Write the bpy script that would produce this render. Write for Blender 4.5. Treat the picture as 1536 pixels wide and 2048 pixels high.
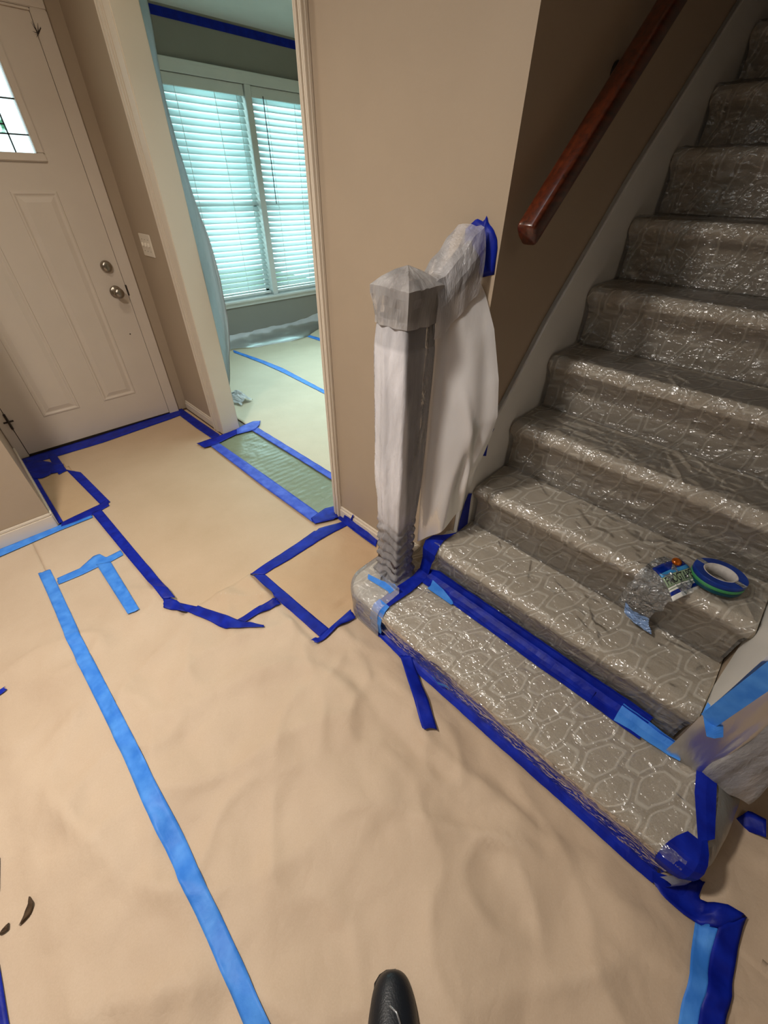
import bpy, bmesh, math, random
from mathutils import Vector, Matrix, noise
random.seed(7)
for o in list(bpy.data.objects): bpy.data.objects.remove(o)
sc = bpy.context.scene
COL = sc.collection
CAM_H = 1.42

# ------------------------------------------------------------------ camera
cd = bpy.data.cameras.new('camera'); cam = bpy.data.objects.new('camera', cd); COL.objects.link(cam)
cd.sensor_fit = 'VERTICAL'; cd.sensor_height = 32.0; cd.lens = 800.393 * 32.0 / 2048.0
cd.clip_start = 0.02; cd.clip_end = 100
RX = Vector((0.70551, -0.70855, 0.01455)); DY = Vector((-0.44069, -0.45469, -0.77398)); FW = Vector((0.55502, 0.53964, -0.63304))
m = Matrix.Identity(4)
for i in range(3):
    m[i][0] = RX[i]; m[i][1] = -DY[i]; m[i][2] = -FW[i]
m[0][3] = 0; m[1][3] = 0; m[2][3] = CAM_H
cam.matrix_world = m
sc.camera = cam

# ------------------------------------------------------------------ world and light
w = bpy.data.worlds.new('world'); sc.world = w; w.use_nodes = True
bg = w.node_tree.nodes['Background']; bg.inputs[0].default_value = (0.72, 0.9, 1.0, 1); bg.inputs[1].default_value = 2.6

def area(name, loc, rot, size, power, col, shape='RECTANGLE', sy=None):
    l = bpy.data.lights.new(name, 'AREA'); l.shape = shape; l.size = size
    if sy: l.size_y = sy
    l.energy = power; l.color = col
    o = bpy.data.objects.new(name, l); COL.objects.link(o); o.location = loc; o.rotation_euler = rot
    return o
R = math.radians
fl_ = area('foyer_ceiling_light', (-0.42, 1.02, 2.40), (0, 0, 0), 0.22, 36, (1.0, 0.915, 0.83), 'DISK'); fl_.data.spread = R(150)
area('entry_ceiling_light', (0.42, 2.15, 2.41), (0, 0, 0), 0.2, 6.5, (1.0, 0.88, 0.74), 'DISK')  # unseen lamp added to brighten the front door and side wall
area('dining_room_light', (-2.3, 0.5, 2.2), (0, R(-50), 0), 1.2, 6, (1.0, 0.94, 0.88), 'RECTANGLE', 1.6)
area('hall_ceiling_light', (0.3, -1.2, 2.38), (0, 0, 0), 0.12, 1.7, (1.0, 0.88, 0.76), 'DISK')  # unseen weak lamp added to lift the lower stair treads
area('living_window_daylight', (2.78, 5.1, 1.5), (R(-90), 0, 0), 1.9, 120, (0.62, 0.92, 1.0), 'RECTANGLE', 1.8)
lv = area('living_side_daylight', (2.5, 2.5, 2.38), (0, 0, 0), 1.6, 34, (0.66, 0.93, 1.0), 'RECTANGLE', 1.4)  # unseen overhead panel added to imitate daylight in the living room
lv.data.spread = R(130)
sc.view_settings.view_transform = 'Standard'; sc.view_settings.look = 'None'
sc.view_settings.exposure = 0.0; sc.view_settings.gamma = 1.0
sc.view_settings.use_curve_mapping = False
sc.cycles.transparent_max_bounces = 24

# ------------------------------------------------------------------ materials
def s2l(r, g, b):
    f = lambda c: (c/255/12.92) if c/255 <= .04045 else ((c/255+.055)/1.055)**2.4
    return (f(r), f(g), f(b), 1)
class NT:
    def __init__(s, name):
        s.m = bpy.data.materials.new(name); s.m.use_nodes = True; s.t = s.m.node_tree; s.n = s.t.nodes; s.n.clear()
        s.out = s.n.new('ShaderNodeOutputMaterial')
    def N(s, typ, **kw):
        n = s.n.new('ShaderNode'+typ)
        for k, v in kw.items(): setattr(n, k, v)
        return n
    def L(s, a, b): s.t.links.new(a, b)
    def val(s, sock, v):
        if hasattr(v, 'is_linked') or isinstance(v, bpy.types.NodeSocket): s.L(v, sock)
        else: sock.default_value = v
    def math(s, op, a, b=0.0, c=0.0, clamp=False):
        n = s.N('Math', operation=op, use_clamp=clamp)
        s.val(n.inputs[0], a); s.val(n.inputs[1], b); s.val(n.inputs[2], c); return n.outputs[0]
    def vm(s, op, a, b=(0, 0, 0)):
        n = s.N('VectorMath', operation=op); s.val(n.inputs[0], a); s.val(n.inputs[1], b)
        return n.outputs['Value'] if op in ('DOT_PRODUCT', 'LENGTH') else n.outputs[0]
    def mix(s, f, a, b):
        n = s.N('Mix', data_type='RGBA'); s.val(n.inputs[0], f); s.val(n.inputs[6], a); s.val(n.inputs[7], b); return n.outputs[2]
    def noise(s, scale, detail=3, rough=.5, vec=None, out='Fac'):
        n = s.N('TexNoise'); n.inputs['Scale'].default_value = scale; n.inputs['Detail'].default_value = detail; n.inputs['Roughness'].default_value = rough
        if vec is None: vec = s.N('TexCoord').outputs['Object']
        s.L(vec, n.inputs['Vector']); return n.outputs[out]
    def ramp(s, f, lo, hi, a=0., b=1.):
        n = s.N('MapRange'); s.val(n.inputs[0], f); n.inputs[1].default_value = lo; n.inputs[2].default_value = hi
        n.inputs[3].default_value = a; n.inputs[4].default_value = b; return n.outputs[0]
    def bump(s, h, strength, dist, normal=None):
        n = s.N('Bump'); n.inputs['Strength'].default_value = strength; n.inputs['Distance'].default_value = dist; s.L(h, n.inputs['Height'])
        if normal: s.L(normal, n.inputs['Normal'])
        return n.outputs[0]
    def princ(s, col, rough=.5, metal=0., spec=.5, normal=None, coat=0.):
        p = s.N('BsdfPrincipled'); s.val(p.inputs['Base Color'], col); s.val(p.inputs['Roughness'], rough); p.inputs['Metallic'].default_value = metal
        p.inputs['Specular IOR Level'].default_value = spec; p.inputs['Coat Weight'].default_value = coat
        if normal: s.L(normal, p.inputs['Normal'])
        return p
    def done(s, sh): s.L(sh, s.out.inputs[0]); return s.m

def mat_simple(name, col, rough=.5, metal=0., spec=.5, var=.06, nscale=6, bump=0., bscale=200, coat=0.):
    t = NT(name); n = t.noise(nscale)
    c2 = tuple(x*(1-var*2) for x in col[:3])+(1,)
    c = t.mix(t.ramp(n, .3, .7), c2, col)
    nm = t.bump(t.noise(bscale, 4), bump, .002) if bump else None
    return t.done(t.princ(c, rough, metal, spec, nm, coat).outputs[0])
M = {}
M['wall'] = mat_simple('taupe_wall_paint', s2l(178, 160, 138), .42, spec=.35, var=.02, bump=.15, bscale=160)
M['living_wall'] = mat_simple('grey_wall_paint', s2l(150, 145, 136), .5, var=.02, bump=.15, bscale=160)  # foyer paint again, greyed to carry the living room's cool light
M['ceil'] = mat_simple('white_ceiling_paint', s2l(225, 225, 220), .8, var=.02, bump=.2, bscale=120)
M['trim'] = mat_simple('cream_white_trim_paint', s2l(226, 214, 196), .35, var=.02)
M['white'] = mat_simple('white_gloss_paint', s2l(232, 232, 228), .35, var=.02)
M['door'] = mat_simple('cream_door_paint', s2l(214, 200, 184), .4, var=.02, bump=.05)
M['plate'] = mat_simple('ivory_switch_plastic', s2l(235, 225, 208), .3, var=.01)
M['nickel'] = mat_simple('brushed_nickel', s2l(165, 155, 142), .28, metal=1., var=.05)
M['dark'] = mat_simple('dark_metal', s2l(52, 42, 34), .5, metal=.3)
M['lead'] = mat_simple('lead_came', s2l(70, 74, 74), .45, metal=.6)
M['subfloor'] = mat_simple('brown_floorboard', s2l(96, 70, 48), .5, var=.15)
M['scrap'] = mat_simple('torn_paper_brown', s2l(80, 58, 34), .8, var=.2, nscale=60)
M['core'] = mat_simple('grey_cardboard_core', s2l(205, 200, 195), .6, var=.12, nscale=80)
M['black'] = mat_simple('black_shoe_leather', s2l(22, 28, 36), .38, var=.2, nscale=20, bump=.3, bscale=300)
M['sole'] = mat_simple('black_rubber_sole', s2l(14, 15, 18), .7, var=.2)
M['lace'] = mat_simple('black_shoe_lace', s2l(26, 27, 32), .7, var=.3, nscale=90)
M['stripe'] = mat_simple('silver_reflective_piping', s2l(170, 172, 175), .25, metal=.6)
M['orange'] = mat_simple('orange_foil_sticker', s2l(215, 110, 25), .2, metal=.5, var=.3, nscale=90)
M['slat'] = None

def mat_wood():
    t = NT('dark_cherry_wood'); tc = t.N('TexCoord').outputs['Object']
    mp = t.N('Mapping'); t.L(tc, mp.inputs[0]); mp.inputs['Scale'].default_value = (3, 40, 40)
    n = t.noise(2.5, 5, .6, mp.outputs[0])
    c = t.mix(t.ramp(n, .3, .7), s2l(48, 16, 6), s2l(104, 44, 20))
    return t.done(t.princ(c, .28, spec=.6, coat=.3).outputs[0])
M['wood'] = mat_wood()
def mat_newelwood():
    t = NT('dark_stained_newel_wood'); n = t.noise(14, 4)
    return t.done(t.princ(t.mix(t.ramp(n, .3, .7), s2l(44, 30, 26), s2l(74, 56, 50)), .4).outputs[0])
M['newel'] = mat_newelwood()

def mat_paper(name, a, b, bstr=.35):
    t = NT(name); tc = t.N('TexCoord').outputs['Object']
    c = t.mix(t.ramp(t.noise(3.5, 4, .55, tc), .3, .7), a, b)
    fib = t.noise(260, 3, .6, tc)
    c = t.mix(t.ramp(fib, .25, .8, 0, .12), c, s2l(140, 105, 70))
    n1 = t.noise(9, 5, .5, tc)
    rid = t.math('ABSOLUTE', t.math('SUBTRACT', n1, .5))
    nm = t.bump(rid, bstr, .02); nm = t.bump(fib, .12, .0015, nm)
    return t.done(t.princ(c, .62, spec=.3, normal=nm).outputs[0])
M['kraft'] = mat_paper('brown_kraft_paper', s2l(198, 175, 150), s2l(207, 185, 160))
M['kraft_smooth'] = mat_paper('smooth_kraft_paper', s2l(194, 168, 138), s2l(203, 177, 148), .08)
M['kraft_patch'] = mat_paper('kraft_patch_paper', s2l(190, 160, 126), s2l(200, 170, 136), .25)
M['kraft_living'] = mat_paper('pale_kraft_paper', s2l(214, 200, 172), s2l(222, 208, 180), .1)

def mat_tape(name, a, b, rough=.48):
    t = NT(name); tc = t.N('TexCoord').outputs['Object']
    c = t.mix(t.ramp(t.noise(22, 3, .5, tc), .35, .7), a, b)
    mp = t.N('Mapping'); t.L(tc, mp.inputs[0]); mp.inputs['Scale'].default_value = (1, 1, 1)
    nm = t.bump(t.noise(420, 2, .6, tc), .25, .0008); nm = t.bump(t.noise(30, 3, .5, tc), .4, .004, nm)
    return t.done(t.princ(c, rough, spec=.22, normal=nm).outputs[0])
M['navy'] = mat_tape('dark_blue_painters_tape', s2l(8, 26, 134), s2l(16, 42, 168))
M['lightblue'] = mat_tape('light_blue_painters_tape', s2l(58, 128, 222), s2l(84, 154, 240))
M['midblue'] = mat_tape('mid_blue_painters_tape', s2l(58, 82, 190), s2l(84, 110, 214))  # threshold strips: brightening by daylight put into a lighter blue

def mat_carpet():
    t = NT('taupe_patterned_carpet'); g = t.N('TexCoord').outputs['Object']
    sx = t.N('SeparateXYZ'); t.L(g, sx.inputs[0]); X, Y, Z = sx.outputs
    wn = t.N('TexNoise'); wn.inputs['Scale'].default_value = 7; wn.inputs['Detail'].default_value = 1; t.L(g, wn.inputs['Vector'])
    ws = t.N('SeparateXYZ'); t.L(wn.outputs['Color'], ws.inputs[0])
    u = t.math('MULTIPLY', t.math('ADD', Y, t.math('MULTIPLY', ws.outputs[0], .035)), -1/.088)
    v = t.math('MULTIPLY', t.math('ADD', t.math('ADD', X, Z), t.math('MULTIPLY', ws.outputs[1], .04)), 1/.132)
    v = t.math('SUBTRACT', v, t.math('MULTIPLY', u, .72))
    cb = t.N('CombineXYZ'); t.L(u, cb.inputs[0]); t.L(v, cb.inputs[1]); p = cb.outputs[0]
    r = (1.0, 1.7320508, 1.0); h = (.5, .8660254, 0)
    def wrap(vec):
        n = t.N('VectorMath', operation='WRAP'); t.L(vec, n.inputs[0]); n.inputs[1].default_value = (.5, .8660254, 1); n.inputs[2].default_value = (-.5, -.8660254, -1)
        return n.outputs[0]
    a = wrap(p); b = wrap(t.vm('ADD', p, h))
    la = t.vm('LENGTH', a); lb = t.vm('LENGTH', b)
    sel = t.math('LESS_THAN', la, lb)
    mx = t.N('Mix', data_type='VECTOR'); t.L(sel, mx.inputs[0]); t.L(b, mx.inputs[4]); t.L(a, mx.inputs[5])
    q = t.vm('ABSOLUTE', mx.outputs[1])
    d = t.vm('DOT_PRODUCT', q, (.5, .8660254, 0))
    qs = t.N('SeparateXYZ'); t.L(q, qs.inputs[0])
    hd = t.math('SMOOTH_MAX', d, qs.outputs[0], .12)
    line = t.math('SUBTRACT', 1.0, t.math('DIVIDE', t.math('ABSOLUTE', t.math('SUBTRACT', hd, .40)), .052), clamp=True)
    fine = t.noise(600, 3, .7, g)
    line = t.math('MULTIPLY', line, t.ramp(fine, .3, .55, .45, 1.))
    base = t.mix(t.ramp(t.noise(420, 4, .8, g), .25, .75), s2l(174, 161, 141), s2l(226, 213, 191))
    base = t.mix(t.ramp(hd, .38, .47, 0, .12), base, s2l(122, 106, 88))
    c = t.mix(t.ramp(line, .05, .6), base, s2l(255, 246, 228))
    hsum = t.math('ADD', fine, t.math('MULTIPLY', line, .8))
    nm = t.bump(hsum, .8, .005)
    return t.done(t.princ(c, .95, spec=.1, normal=nm).outputs[0])
M['carpet'] = mat_carpet()

def mat_clear(name, fac=.05, tint=(1, 1, 1, 1), rough=.12, scale=40, strength=.9, milky=.05, dist=.022, mcol=(.78, .78, .77, 1)):
    t = NT(name); tc = t.N('TexCoord').outputs['Object']
    v = t.N('TexVoronoi'); v.feature = 'DISTANCE_TO_EDGE'; v.inputs['Scale'].default_value = scale
    nv = t.N('TexNoise'); nv.inputs['Scale'].default_value = scale*.6; t.L(tc, nv.inputs['Vector'])
    mp = t.N('Mapping'); mp.inputs['Scale'].default_value = (1, .45, 1); mp.inputs['Rotation'].default_value = (0, 0, .5)
    ad = t.vm('ADD', tc, t.vm('MULTIPLY', nv.outputs['Color'], (.03, .03, .03)))
    t.L(ad, mp.inputs[0]); t.L(mp.outputs[0], v.inputs['Vector'])
    h = t.math('ADD', t.math('MULTIPLY', t.ramp(v.outputs['Distance'], 0, .10), .06), t.math('ADD', t.math('MULTIPLY', t.noise(scale*.5, 2, .5, mp.outputs[0]), 1.5), t.math('MULTIPLY', t.noise(scale*1.9, 1, .5, mp.outputs[0]), .45)))
    nm = t.bump(h, strength, dist)
    tr = t.N('BsdfTransparent'); tr.inputs[0].default_value = tint
    gl = t.N('BsdfGlossy'); gl.inputs['Roughness'].default_value = rough; t.L(nm, gl.inputs['Normal'])
    df = t.N('BsdfDiffuse'); df.inputs[0].default_value = mcol; t.L(nm, df.inputs['Normal'])
    fr = t.N('Fresnel'); fr.inputs[0].default_value = 1.33
    m0 = t.N('MixShader'); m0.inputs[0].default_value = milky; t.L(tr.outputs[0], m0.inputs[1]); t.L(df.outputs[0], m0.inputs[2])
    m1 = t.N('MixShader'); t.L(t.math('ADD', t.math('MULTIPLY', fr.outputs[0], .8), fac, clamp=True), m1.inputs[0])
    t.L(m0.outputs[0], m1.inputs[1]); t.L(gl.outputs[0], m1.inputs[2])
    return t.done(m1.outputs[0])
M['film'] = mat_clear('clear_crinkled_carpet_film', fac=.09, rough=.22, dist=.0190, scale=44, milky=.10)
M['clear'] = mat_clear('clear_wrapper_plastic', fac=.12, tint=(.92, .96, 1, 1), rough=.1, scale=60, milky=.12)
M['endfilm'] = mat_clear('cloudy_step_end_film', fac=.04, rough=.22, scale=26, milky=.30, dist=.014)
M['bluefilm'] = mat_clear('pale_blue_wrapper_plastic', fac=.1, tint=(.6, .78, 1, 1), rough=.2, scale=60, milky=.75, mcol=(.30, .48, .85, 1))

def mat_milky(name, lo, hi, col, scale=9, rough=.3, bstr=.5, tl_=.35, lit_opacity=False):
    t = NT(name); tc = t.N('TexCoord').outputs['Object']
    mp = t.N('Mapping'); mp.inputs['Scale'].default_value = (1.6, 1.6, .5); t.L(tc, mp.inputs[0])
    n = t.noise(scale, 5, .6, mp.outputs[0]); cr = t.math('ABSOLUTE', t.math('SUBTRACT', t.noise(scale*1.7, 5, .6, mp.outputs[0]), .5))
    nm = t.bump(cr, bstr, .03)
    tr = t.N('BsdfTransparent')
    df = t.N('BsdfDiffuse'); df.inputs[0].default_value = col; t.L(nm, df.inputs['Normal'])
    tl = t.N('BsdfTranslucent'); tl.inputs[0].default_value = col; t.L(nm, tl.inputs['Normal'])
    gl = t.N('BsdfGlossy'); gl.inputs['Roughness'].default_value = rough; t.L(nm, gl.inputs['Normal'])
    a = t.N('MixShader'); a.inputs[0].default_value = tl_; t.L(df.outputs[0], a.inputs[1]); t.L(tl.outputs[0], a.inputs[2])
    op = t.ramp(n, .35, .65, lo, hi)
    if lit_opacity: at = t.N('Attribute'); at.attribute_name = 'layers'; op = t.math('MULTIPLY', op, at.outputs['Fac'], clamp=True)
    b = t.N('MixShader'); t.L(op, b.inputs[0]); t.L(tr.outputs[0], b.inputs[1]); t.L(a.outputs[0], b.inputs[2])
    fr = t.N('Fresnel'); fr.inputs[0].default_value = 1.5; t.L(nm, fr.inputs['Normal'])
    c = t.N('MixShader'); t.L(fr.outputs[0], c.inputs[0]); t.L(b.outputs[0], c.inputs[1]); t.L(gl.outputs[0], c.inputs[2])
    return t.done(c.outputs[0])
M['milky'] = mat_milky('milky_masking_film', .36, .60, s2l(240, 238, 240))
M['milky_cap'] = mat_milky('milky_cap_film', .26, .48, s2l(250, 246, 244), 8, .25, .3, tl_=.15)
M['milky_layers'] = mat_milky('milky_masking_film_layered', .75, 1.0, s2l(246, 244, 248), 7, .22, .35, lit_opacity=True, tl_=.1)  # lit face of the sleeve drawn whiter through the vertex opacity
M['milky_panel'] = mat_milky('milky_masking_film_doubled', .66, .78, s2l(246, 244, 244), 3, .35, .12, tl_=.15)
M['curtain'] = mat_milky('white_plastic_sheeting', .90, .98, s2l(244, 250, 252), 6, tl_=.8)
M['greenfilm'] = mat_milky('grey_green_masking_film', .9, .98, s2l(160, 168, 136), 7, .3, .15)

def mat_slat():
    t = NT('white_blind_slat')
    df = t.N('BsdfPrincipled'); df.inputs['Base Color'].default_value = s2l(236, 240, 238); df.inputs['Roughness'].default_value = .4
    tl = t.N('BsdfTranslucent'); tl.inputs[0].default_value = s2l(225, 240, 240)
    a = t.N('MixShader'); a.inputs[0].default_value = .35; t.L(df.outputs[0], a.inputs[1]); t.L(tl.outputs[0], a.inputs[2])
    return t.done(a.outputs[0])
M['slat'] = mat_slat()
def mat_glass(name, tint, rough=.0, bump=0.):
    t = NT(name)
    tr = t.N('BsdfTransparent'); tr.inputs[0].default_value = tint
    gl = t.N('BsdfGlossy'); gl.inputs['Roughness'].default_value = .05
    tl = t.N('BsdfTranslucent'); tl.inputs[0].default_value = tint
    f = t.N('Fresnel'); f.inputs[0].default_value = 1.45
    a0 = t.N('MixShader'); a0.inputs[0].default_value = rough; t.L(tr.outputs[0], a0.inputs[1]); t.L(tl.outputs[0], a0.inputs[2])
    a = t.N('MixShader'); t.L(f.outputs[0], a.inputs[0]); t.L(a0.outputs[0], a.inputs[1]); t.L(gl.outputs[0], a.inputs[2])
    return t.done(a.outputs[0])
M['glass'] = mat_glass('clear_window_glass', (.95, 1, .98, 1))
def mat_greenpane():
    t = NT('green_textured_glass'); n = t.noise(38, 4, .6)
    c = t.mix(t.ramp(n, .45, .58), (.25, .42, .3, 1), (.92, 1, .95, 1))
    tr = t.N('BsdfTransparent'); t.L(c, tr.inputs[0]); gl = t.N('BsdfGlossy'); gl.inputs['Roughness'].default_value = .15
    a = t.N('MixShader'); a.inputs[0].default_value = .06; t.L(tr.outputs[0], a.inputs[1]); t.L(gl.outputs[0], a.inputs[2])
    return t.done(a.outputs[0])
M['greenpane'] = mat_greenpane()

# ------------------------------------------------------------------ helpers
def tag(o, label=None, cat=None, group=None, kind=None):
    if label: o['label'] = label
    if cat: o['category'] = cat
    if group: o['group'] = group
    if kind: o['kind'] = kind
    return o
def thing(name, label, cat, loc=(0, 0, 0), group=None):
    o = bpy.data.objects.new(name, None); COL.objects.link(o); o.location = loc; o.empty_display_size = .05
    return tag(o, label, cat, group)
def link(name, bm, mat, parent=None, smooth=False, recalc=True):
    if recalc: bmesh.ops.recalc_face_normals(bm, faces=bm.faces)
    me = bpy.data.meshes.new(name); bm.to_mesh(me); bm.free()
    if smooth:
        for p in me.polygons: p.use_smooth = True
    if mat: me.materials.append(M[mat] if isinstance(mat, str) else mat)
    o = bpy.data.objects.new(name, me); COL.objects.link(o)
    if parent is not None:
        o.parent = parent
        o.matrix_parent_inverse = Matrix.Translation(-Vector(parent.location)) if parent.type == 'EMPTY' else Matrix.Identity(4)
    return o
def box(bm, x0, x1, y0, y1, z0, z1, bev=0.):
    r = bmesh.ops.create_cube(bm, size=1.0); vs = r['verts']
    for v in vs: v.co = Vector(((x0+x1)/2+v.co.x*(x1-x0), (y0+y1)/2+v.co.y*(y1-y0), (z0+z1)/2+v.co.z*(z1-z0)))
    if bev:
        es = list({e for v in vs for e in v.link_edges})
        bmesh.ops.bevel(bm, geom=es, offset=bev, segments=2, affect='EDGES', clamp_overlap=True)
def boxo(name, dims, mat, parent=None, bev=0., **kw):
    bm = bmesh.new(); box(bm, *dims, bev=bev); o = link(name, bm, mat, parent)
    return tag(o, **kw)
def struct(name, dims, mat, bev=0., label=None):
    return boxo(name, dims, mat, None, bev, kind='structure', label=label)
def multi(name, boxes, mat, parent=None, bev=0., **kw):
    bm = bmesh.new()
    for b in boxes: box(bm, *b, bev=bev)
    return tag(link(name, bm, mat, parent), **kw)
def prism(bm, pts, off):
    off = Vector(off); a = [bm.verts.new(p) for p in pts]; b = [bm.verts.new(Vector(p)+off) for p in pts]
    n = len(pts); bm.faces.new(a); bm.faces.new(b[::-1])
    for i in range(n): bm.faces.new((a[i], b[i], b[(i+1) % n], a[(i+1) % n]))
def tube(bm, pts, r, seg=10, flat=1.0):
    rings = []
    for i, p in enumerate(pts):
        p = Vector(p); a = Vector(pts[max(i-1, 0)]); b = Vector(pts[min(i+1, len(pts)-1)])
        d = (b-a).normalized(); up = Vector((0, 0, 1)) if abs(d.z) < .95 else Vector((1, 0, 0))
        s = d.cross(up).normalized(); u = s.cross(d).normalized(); rr = r[i] if isinstance(r, (list, tuple)) else r
        rings.append([bm.verts.new(p+s*math.cos(2*math.pi*k/seg)*rr+u*math.sin(2*math.pi*k/seg)*rr*flat) for k in range(seg)])
    for a, b in zip(rings, rings[1:]):
        for k in range(seg): bm.faces.new((a[k], a[(k+1) % seg], b[(k+1) % seg], b[k]))
    bm.faces.new(rings[0]); bm.faces.new(rings[-1][::-1])
def lathe(bm, prof, center, axis, seg=24):
    """prof: (radius, distance along axis)"""
    axis = Vector(axis).normalized(); up = Vector((0, 0, 1)) if abs(axis.z) < .9 else Vector((1, 0, 0))
    s = axis.cross(up).normalized(); u = s.cross(axis); c = Vector(center); rings = []
    for r, h in prof:
        rings.append([bm.verts.new(c+axis*h+(s*math.cos(2*math.pi*k/seg)+u*math.sin(2*math.pi*k/seg))*max(r, 1e-4)) for k in range(seg)])
    for a, b in zip(rings, rings[1:]):
        for k in range(seg): bm.faces.new((a[k], a[(k+1) % seg], b[(k+1) % seg], b[k]))
    bm.faces.new(rings[0]); bm.faces.new(rings[-1][::-1])
def gridmesh(bm, rows):
    V = [[bm.verts.new(p) for p in r] for r in rows]
    for a, b in zip(V, V[1:]):
        for k in range(len(a)-1): bm.faces.new((a[k], a[k+1], b[k+1], b[k]))
    return V
def resamp(pts, n):
    pts = [Vector(p) for p in pts]; d = [0]
    for a, b in zip(pts, pts[1:]): d.append(d[-1]+(b-a).length)
    out = []; j = 0
    for i in range(n):
        t = d[-1]*i/(n-1)
        while j < len(pts)-2 and d[j+1] < t: j += 1
        s = (t-d[j])/max(d[j+1]-d[j], 1e-9); out.append(pts[j].lerp(pts[j+1], min(max(s, 0), 1)))
    return out
def solid(o, th, off=-1.):
    md = o.modifiers.new('thickness', 'SOLIDIFY'); md.thickness = th; md.offset = off; return o
def sstep(a, b, x):
    t = min(max((x-a)/(b-a), 0), 1); return t*t*(3-2*t)

# ------------------------------------------------------------------ the setting
WX = 1.048; TH = 0.11; YS = 0.633; YD = 3.263; YL = 2.33; XL = -0.076; YW = 4.5; CZ = 2.44; CX0, CY0 = -3.2, -2.8
struct('floor', (CX0, 5.8, CY0, YW+.1, -.06, -.004), 'subfloor')
struct('wall_right_of_opening', (WX, WX+TH, YS, 1.39, 0, CZ), 'wall')
struct('wall_beside_door', (WX, WX+TH, 2.70, YD+.12, 0, CZ), 'wall')
struct('wall_above_opening', (WX, WX+TH, 1.39, 2.70, 2.12, CZ), 'wall')
struct('wall_stair', (WX+TH, 5.8, YS, YS+.12, 0, 5.0), 'wall')
struct('wall_stair_upper', (WX, WX+TH, YS, YS+.12, CZ, 5.0), 'wall')
struct('wall_left_front', (CX0, XL, YL, YL+.12, 0, CZ), 'wall')
struct('wall_left_alcove', (XL-.12, XL, YL+.12, YD+.12, 0, CZ), 'wall')
multi('wall_front', [(-.076, -.018, YD, YD+.12, 0, CZ), (.901, WX, YD, YD+.12, 0, CZ), (-.018, .915, YD, YD+.12, 2.042, CZ)], 'wall', kind='structure')
struct('wall_back', (CX0, 5.8, CY0-.1, CY0, 0, 5.0), 'wall')
struct('wall_far_left', (CX0-.1, CX0, CY0, YL, 0, CZ), 'wall')
struct('wall_far_right', (5.8, 5.9, CY0, YW, 0, 5.0), 'wall')
struct('ceiling', (CX0, 1.9, CY0, YS, CZ, CZ+.1), 'ceil')
struct('ceiling_entry', (CX0, 5.8, YS+.12, YW+.1, CZ, CZ+.1), 'ceil')
struct('ceiling_stairwell', (1.9, 5.8, CY0, YS, 4.9, 5.0), 'ceil')
struct('wall_stairwell_header', (1.9, 2.0, CY0, YS, CZ+.1, 4.9), 'wall')
struct('wall_living_left', (WX, WX+.1, YD+.12, YW, 0, CZ), 'living_wall')
multi('wall_living_window', [(WX, 1.98, YW, YW+.12, 0, CZ), (3.57, 5.8, YW, YW+.12, 0, CZ), (1.98, 3.57, YW, YW+.12, 0, .40), (1.98, 3.57, YW, YW+.12, 2.09, CZ)], 'living_wall', kind='structure')

# baseboards and casings
multi('baseboard_left', [(CX0, XL+.004, YL-.013, YL, 0, .075), (CX0, XL+.002, YL-.010, YL, .075, .09)], 'trim', bev=.003, kind='structure')
multi('baseboard_alcove', [(XL, XL+.010, YL, YD-.02, 0, .085)], 'trim', bev=.003, kind='structure')
multi('baseboard_door_side', [(WX-.013, WX, 2.76, YD-.02, 0, .055), (WX-.009, WX, 2.76, YD-.02, .055, .07)], 'trim', bev=.003, kind='structure')
multi('baseboard_right', [(WX-.014, WX, YS+.01, 1.337, 0, .066), (WX-.009, WX, YS+.01, 1.337, .066, .082)], 'trim', bev=.003, kind='structure')
def casing(name, y0, y1, out):
    bm = bmesh.new()
    box(bm, WX-.013, WX, y0, y1, 0, 2.12, .002)
    n = 4; wd = (y1-y0)/n
    for k in range(n):
        d = [.004, .008, .006, .010][k if out > 0 else n-1-k]
        box(bm, WX-.013-d, WX-.012, y0+wd*k+.003, y0+wd*(k+1)-.001, 0, 2.12, .0015)
    return tag(link(name, bm, 'trim'), kind='structure')
casing('trim_1', 2.702, 2.766, 1); casing('trim_2', 1.337, 1.388, -1)
multi('trim_3', [(WX-.016, WX, 1.337, 2.766, 2.12, 2.19)], 'trim', bev=.002, kind='structure')
struct('trim_4', (WX-.014, WX+TH+.004, 2.63, 2.702, 0, 2.12), 'trim', .004)      # left jamb box of the opening
struct('trim_5', (WX-.005, WX+TH+.004, 1.386, 1.402, 0, 2.12), 'trim', .002)     # right jamb
multi('trim_6', [(.902, .972, YD-.022, YD, 0, 2.036), (-.074, -.022, YD-.022, YD, 0, 2.036), (-.074, .972, YD-.022, YD, 2.036, 2.11)], 'door', bev=.003, kind='structure')
# sloping skirt board against the stair wall
sk = [(1.049, .33), (1.049, .62), (1.075, .70), (1.225, .862), (1.39, 1.082), (1.757, 1.470), (2.225, 1.897), (3.0, 2.62), (3.6, 3.15), (3.6, 2.3), (2.9, 1.9), (2.1, 1.2), (1.2, .33)]
bm = bmesh.new(); prism(bm, [(x, YS-.001, z) for x, z in sk], (0, -.014, 0)); tag(link('trim_7', bm, 'white'), kind='structure')
top = sk[1:9]; bm = bmesh.new()
for a, b in zip(top, top[1:]):
    dx, dz = b[0]-a[0], b[1]-a[1]; l = math.hypot(dx, dz); nx, nz = dz/l*.016, -dx/l*.016
    prism(bm, [(a[0], YS-.001, a[1]), (b[0], YS-.001, b[1]), (b[0]+nx, YS-.001, b[1]+nz), (a[0]+nx, YS-.001, a[1]+nz)], (0, -.021, 0))
tag(link('trim_8', bm, 'white'), kind='structure')

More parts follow.
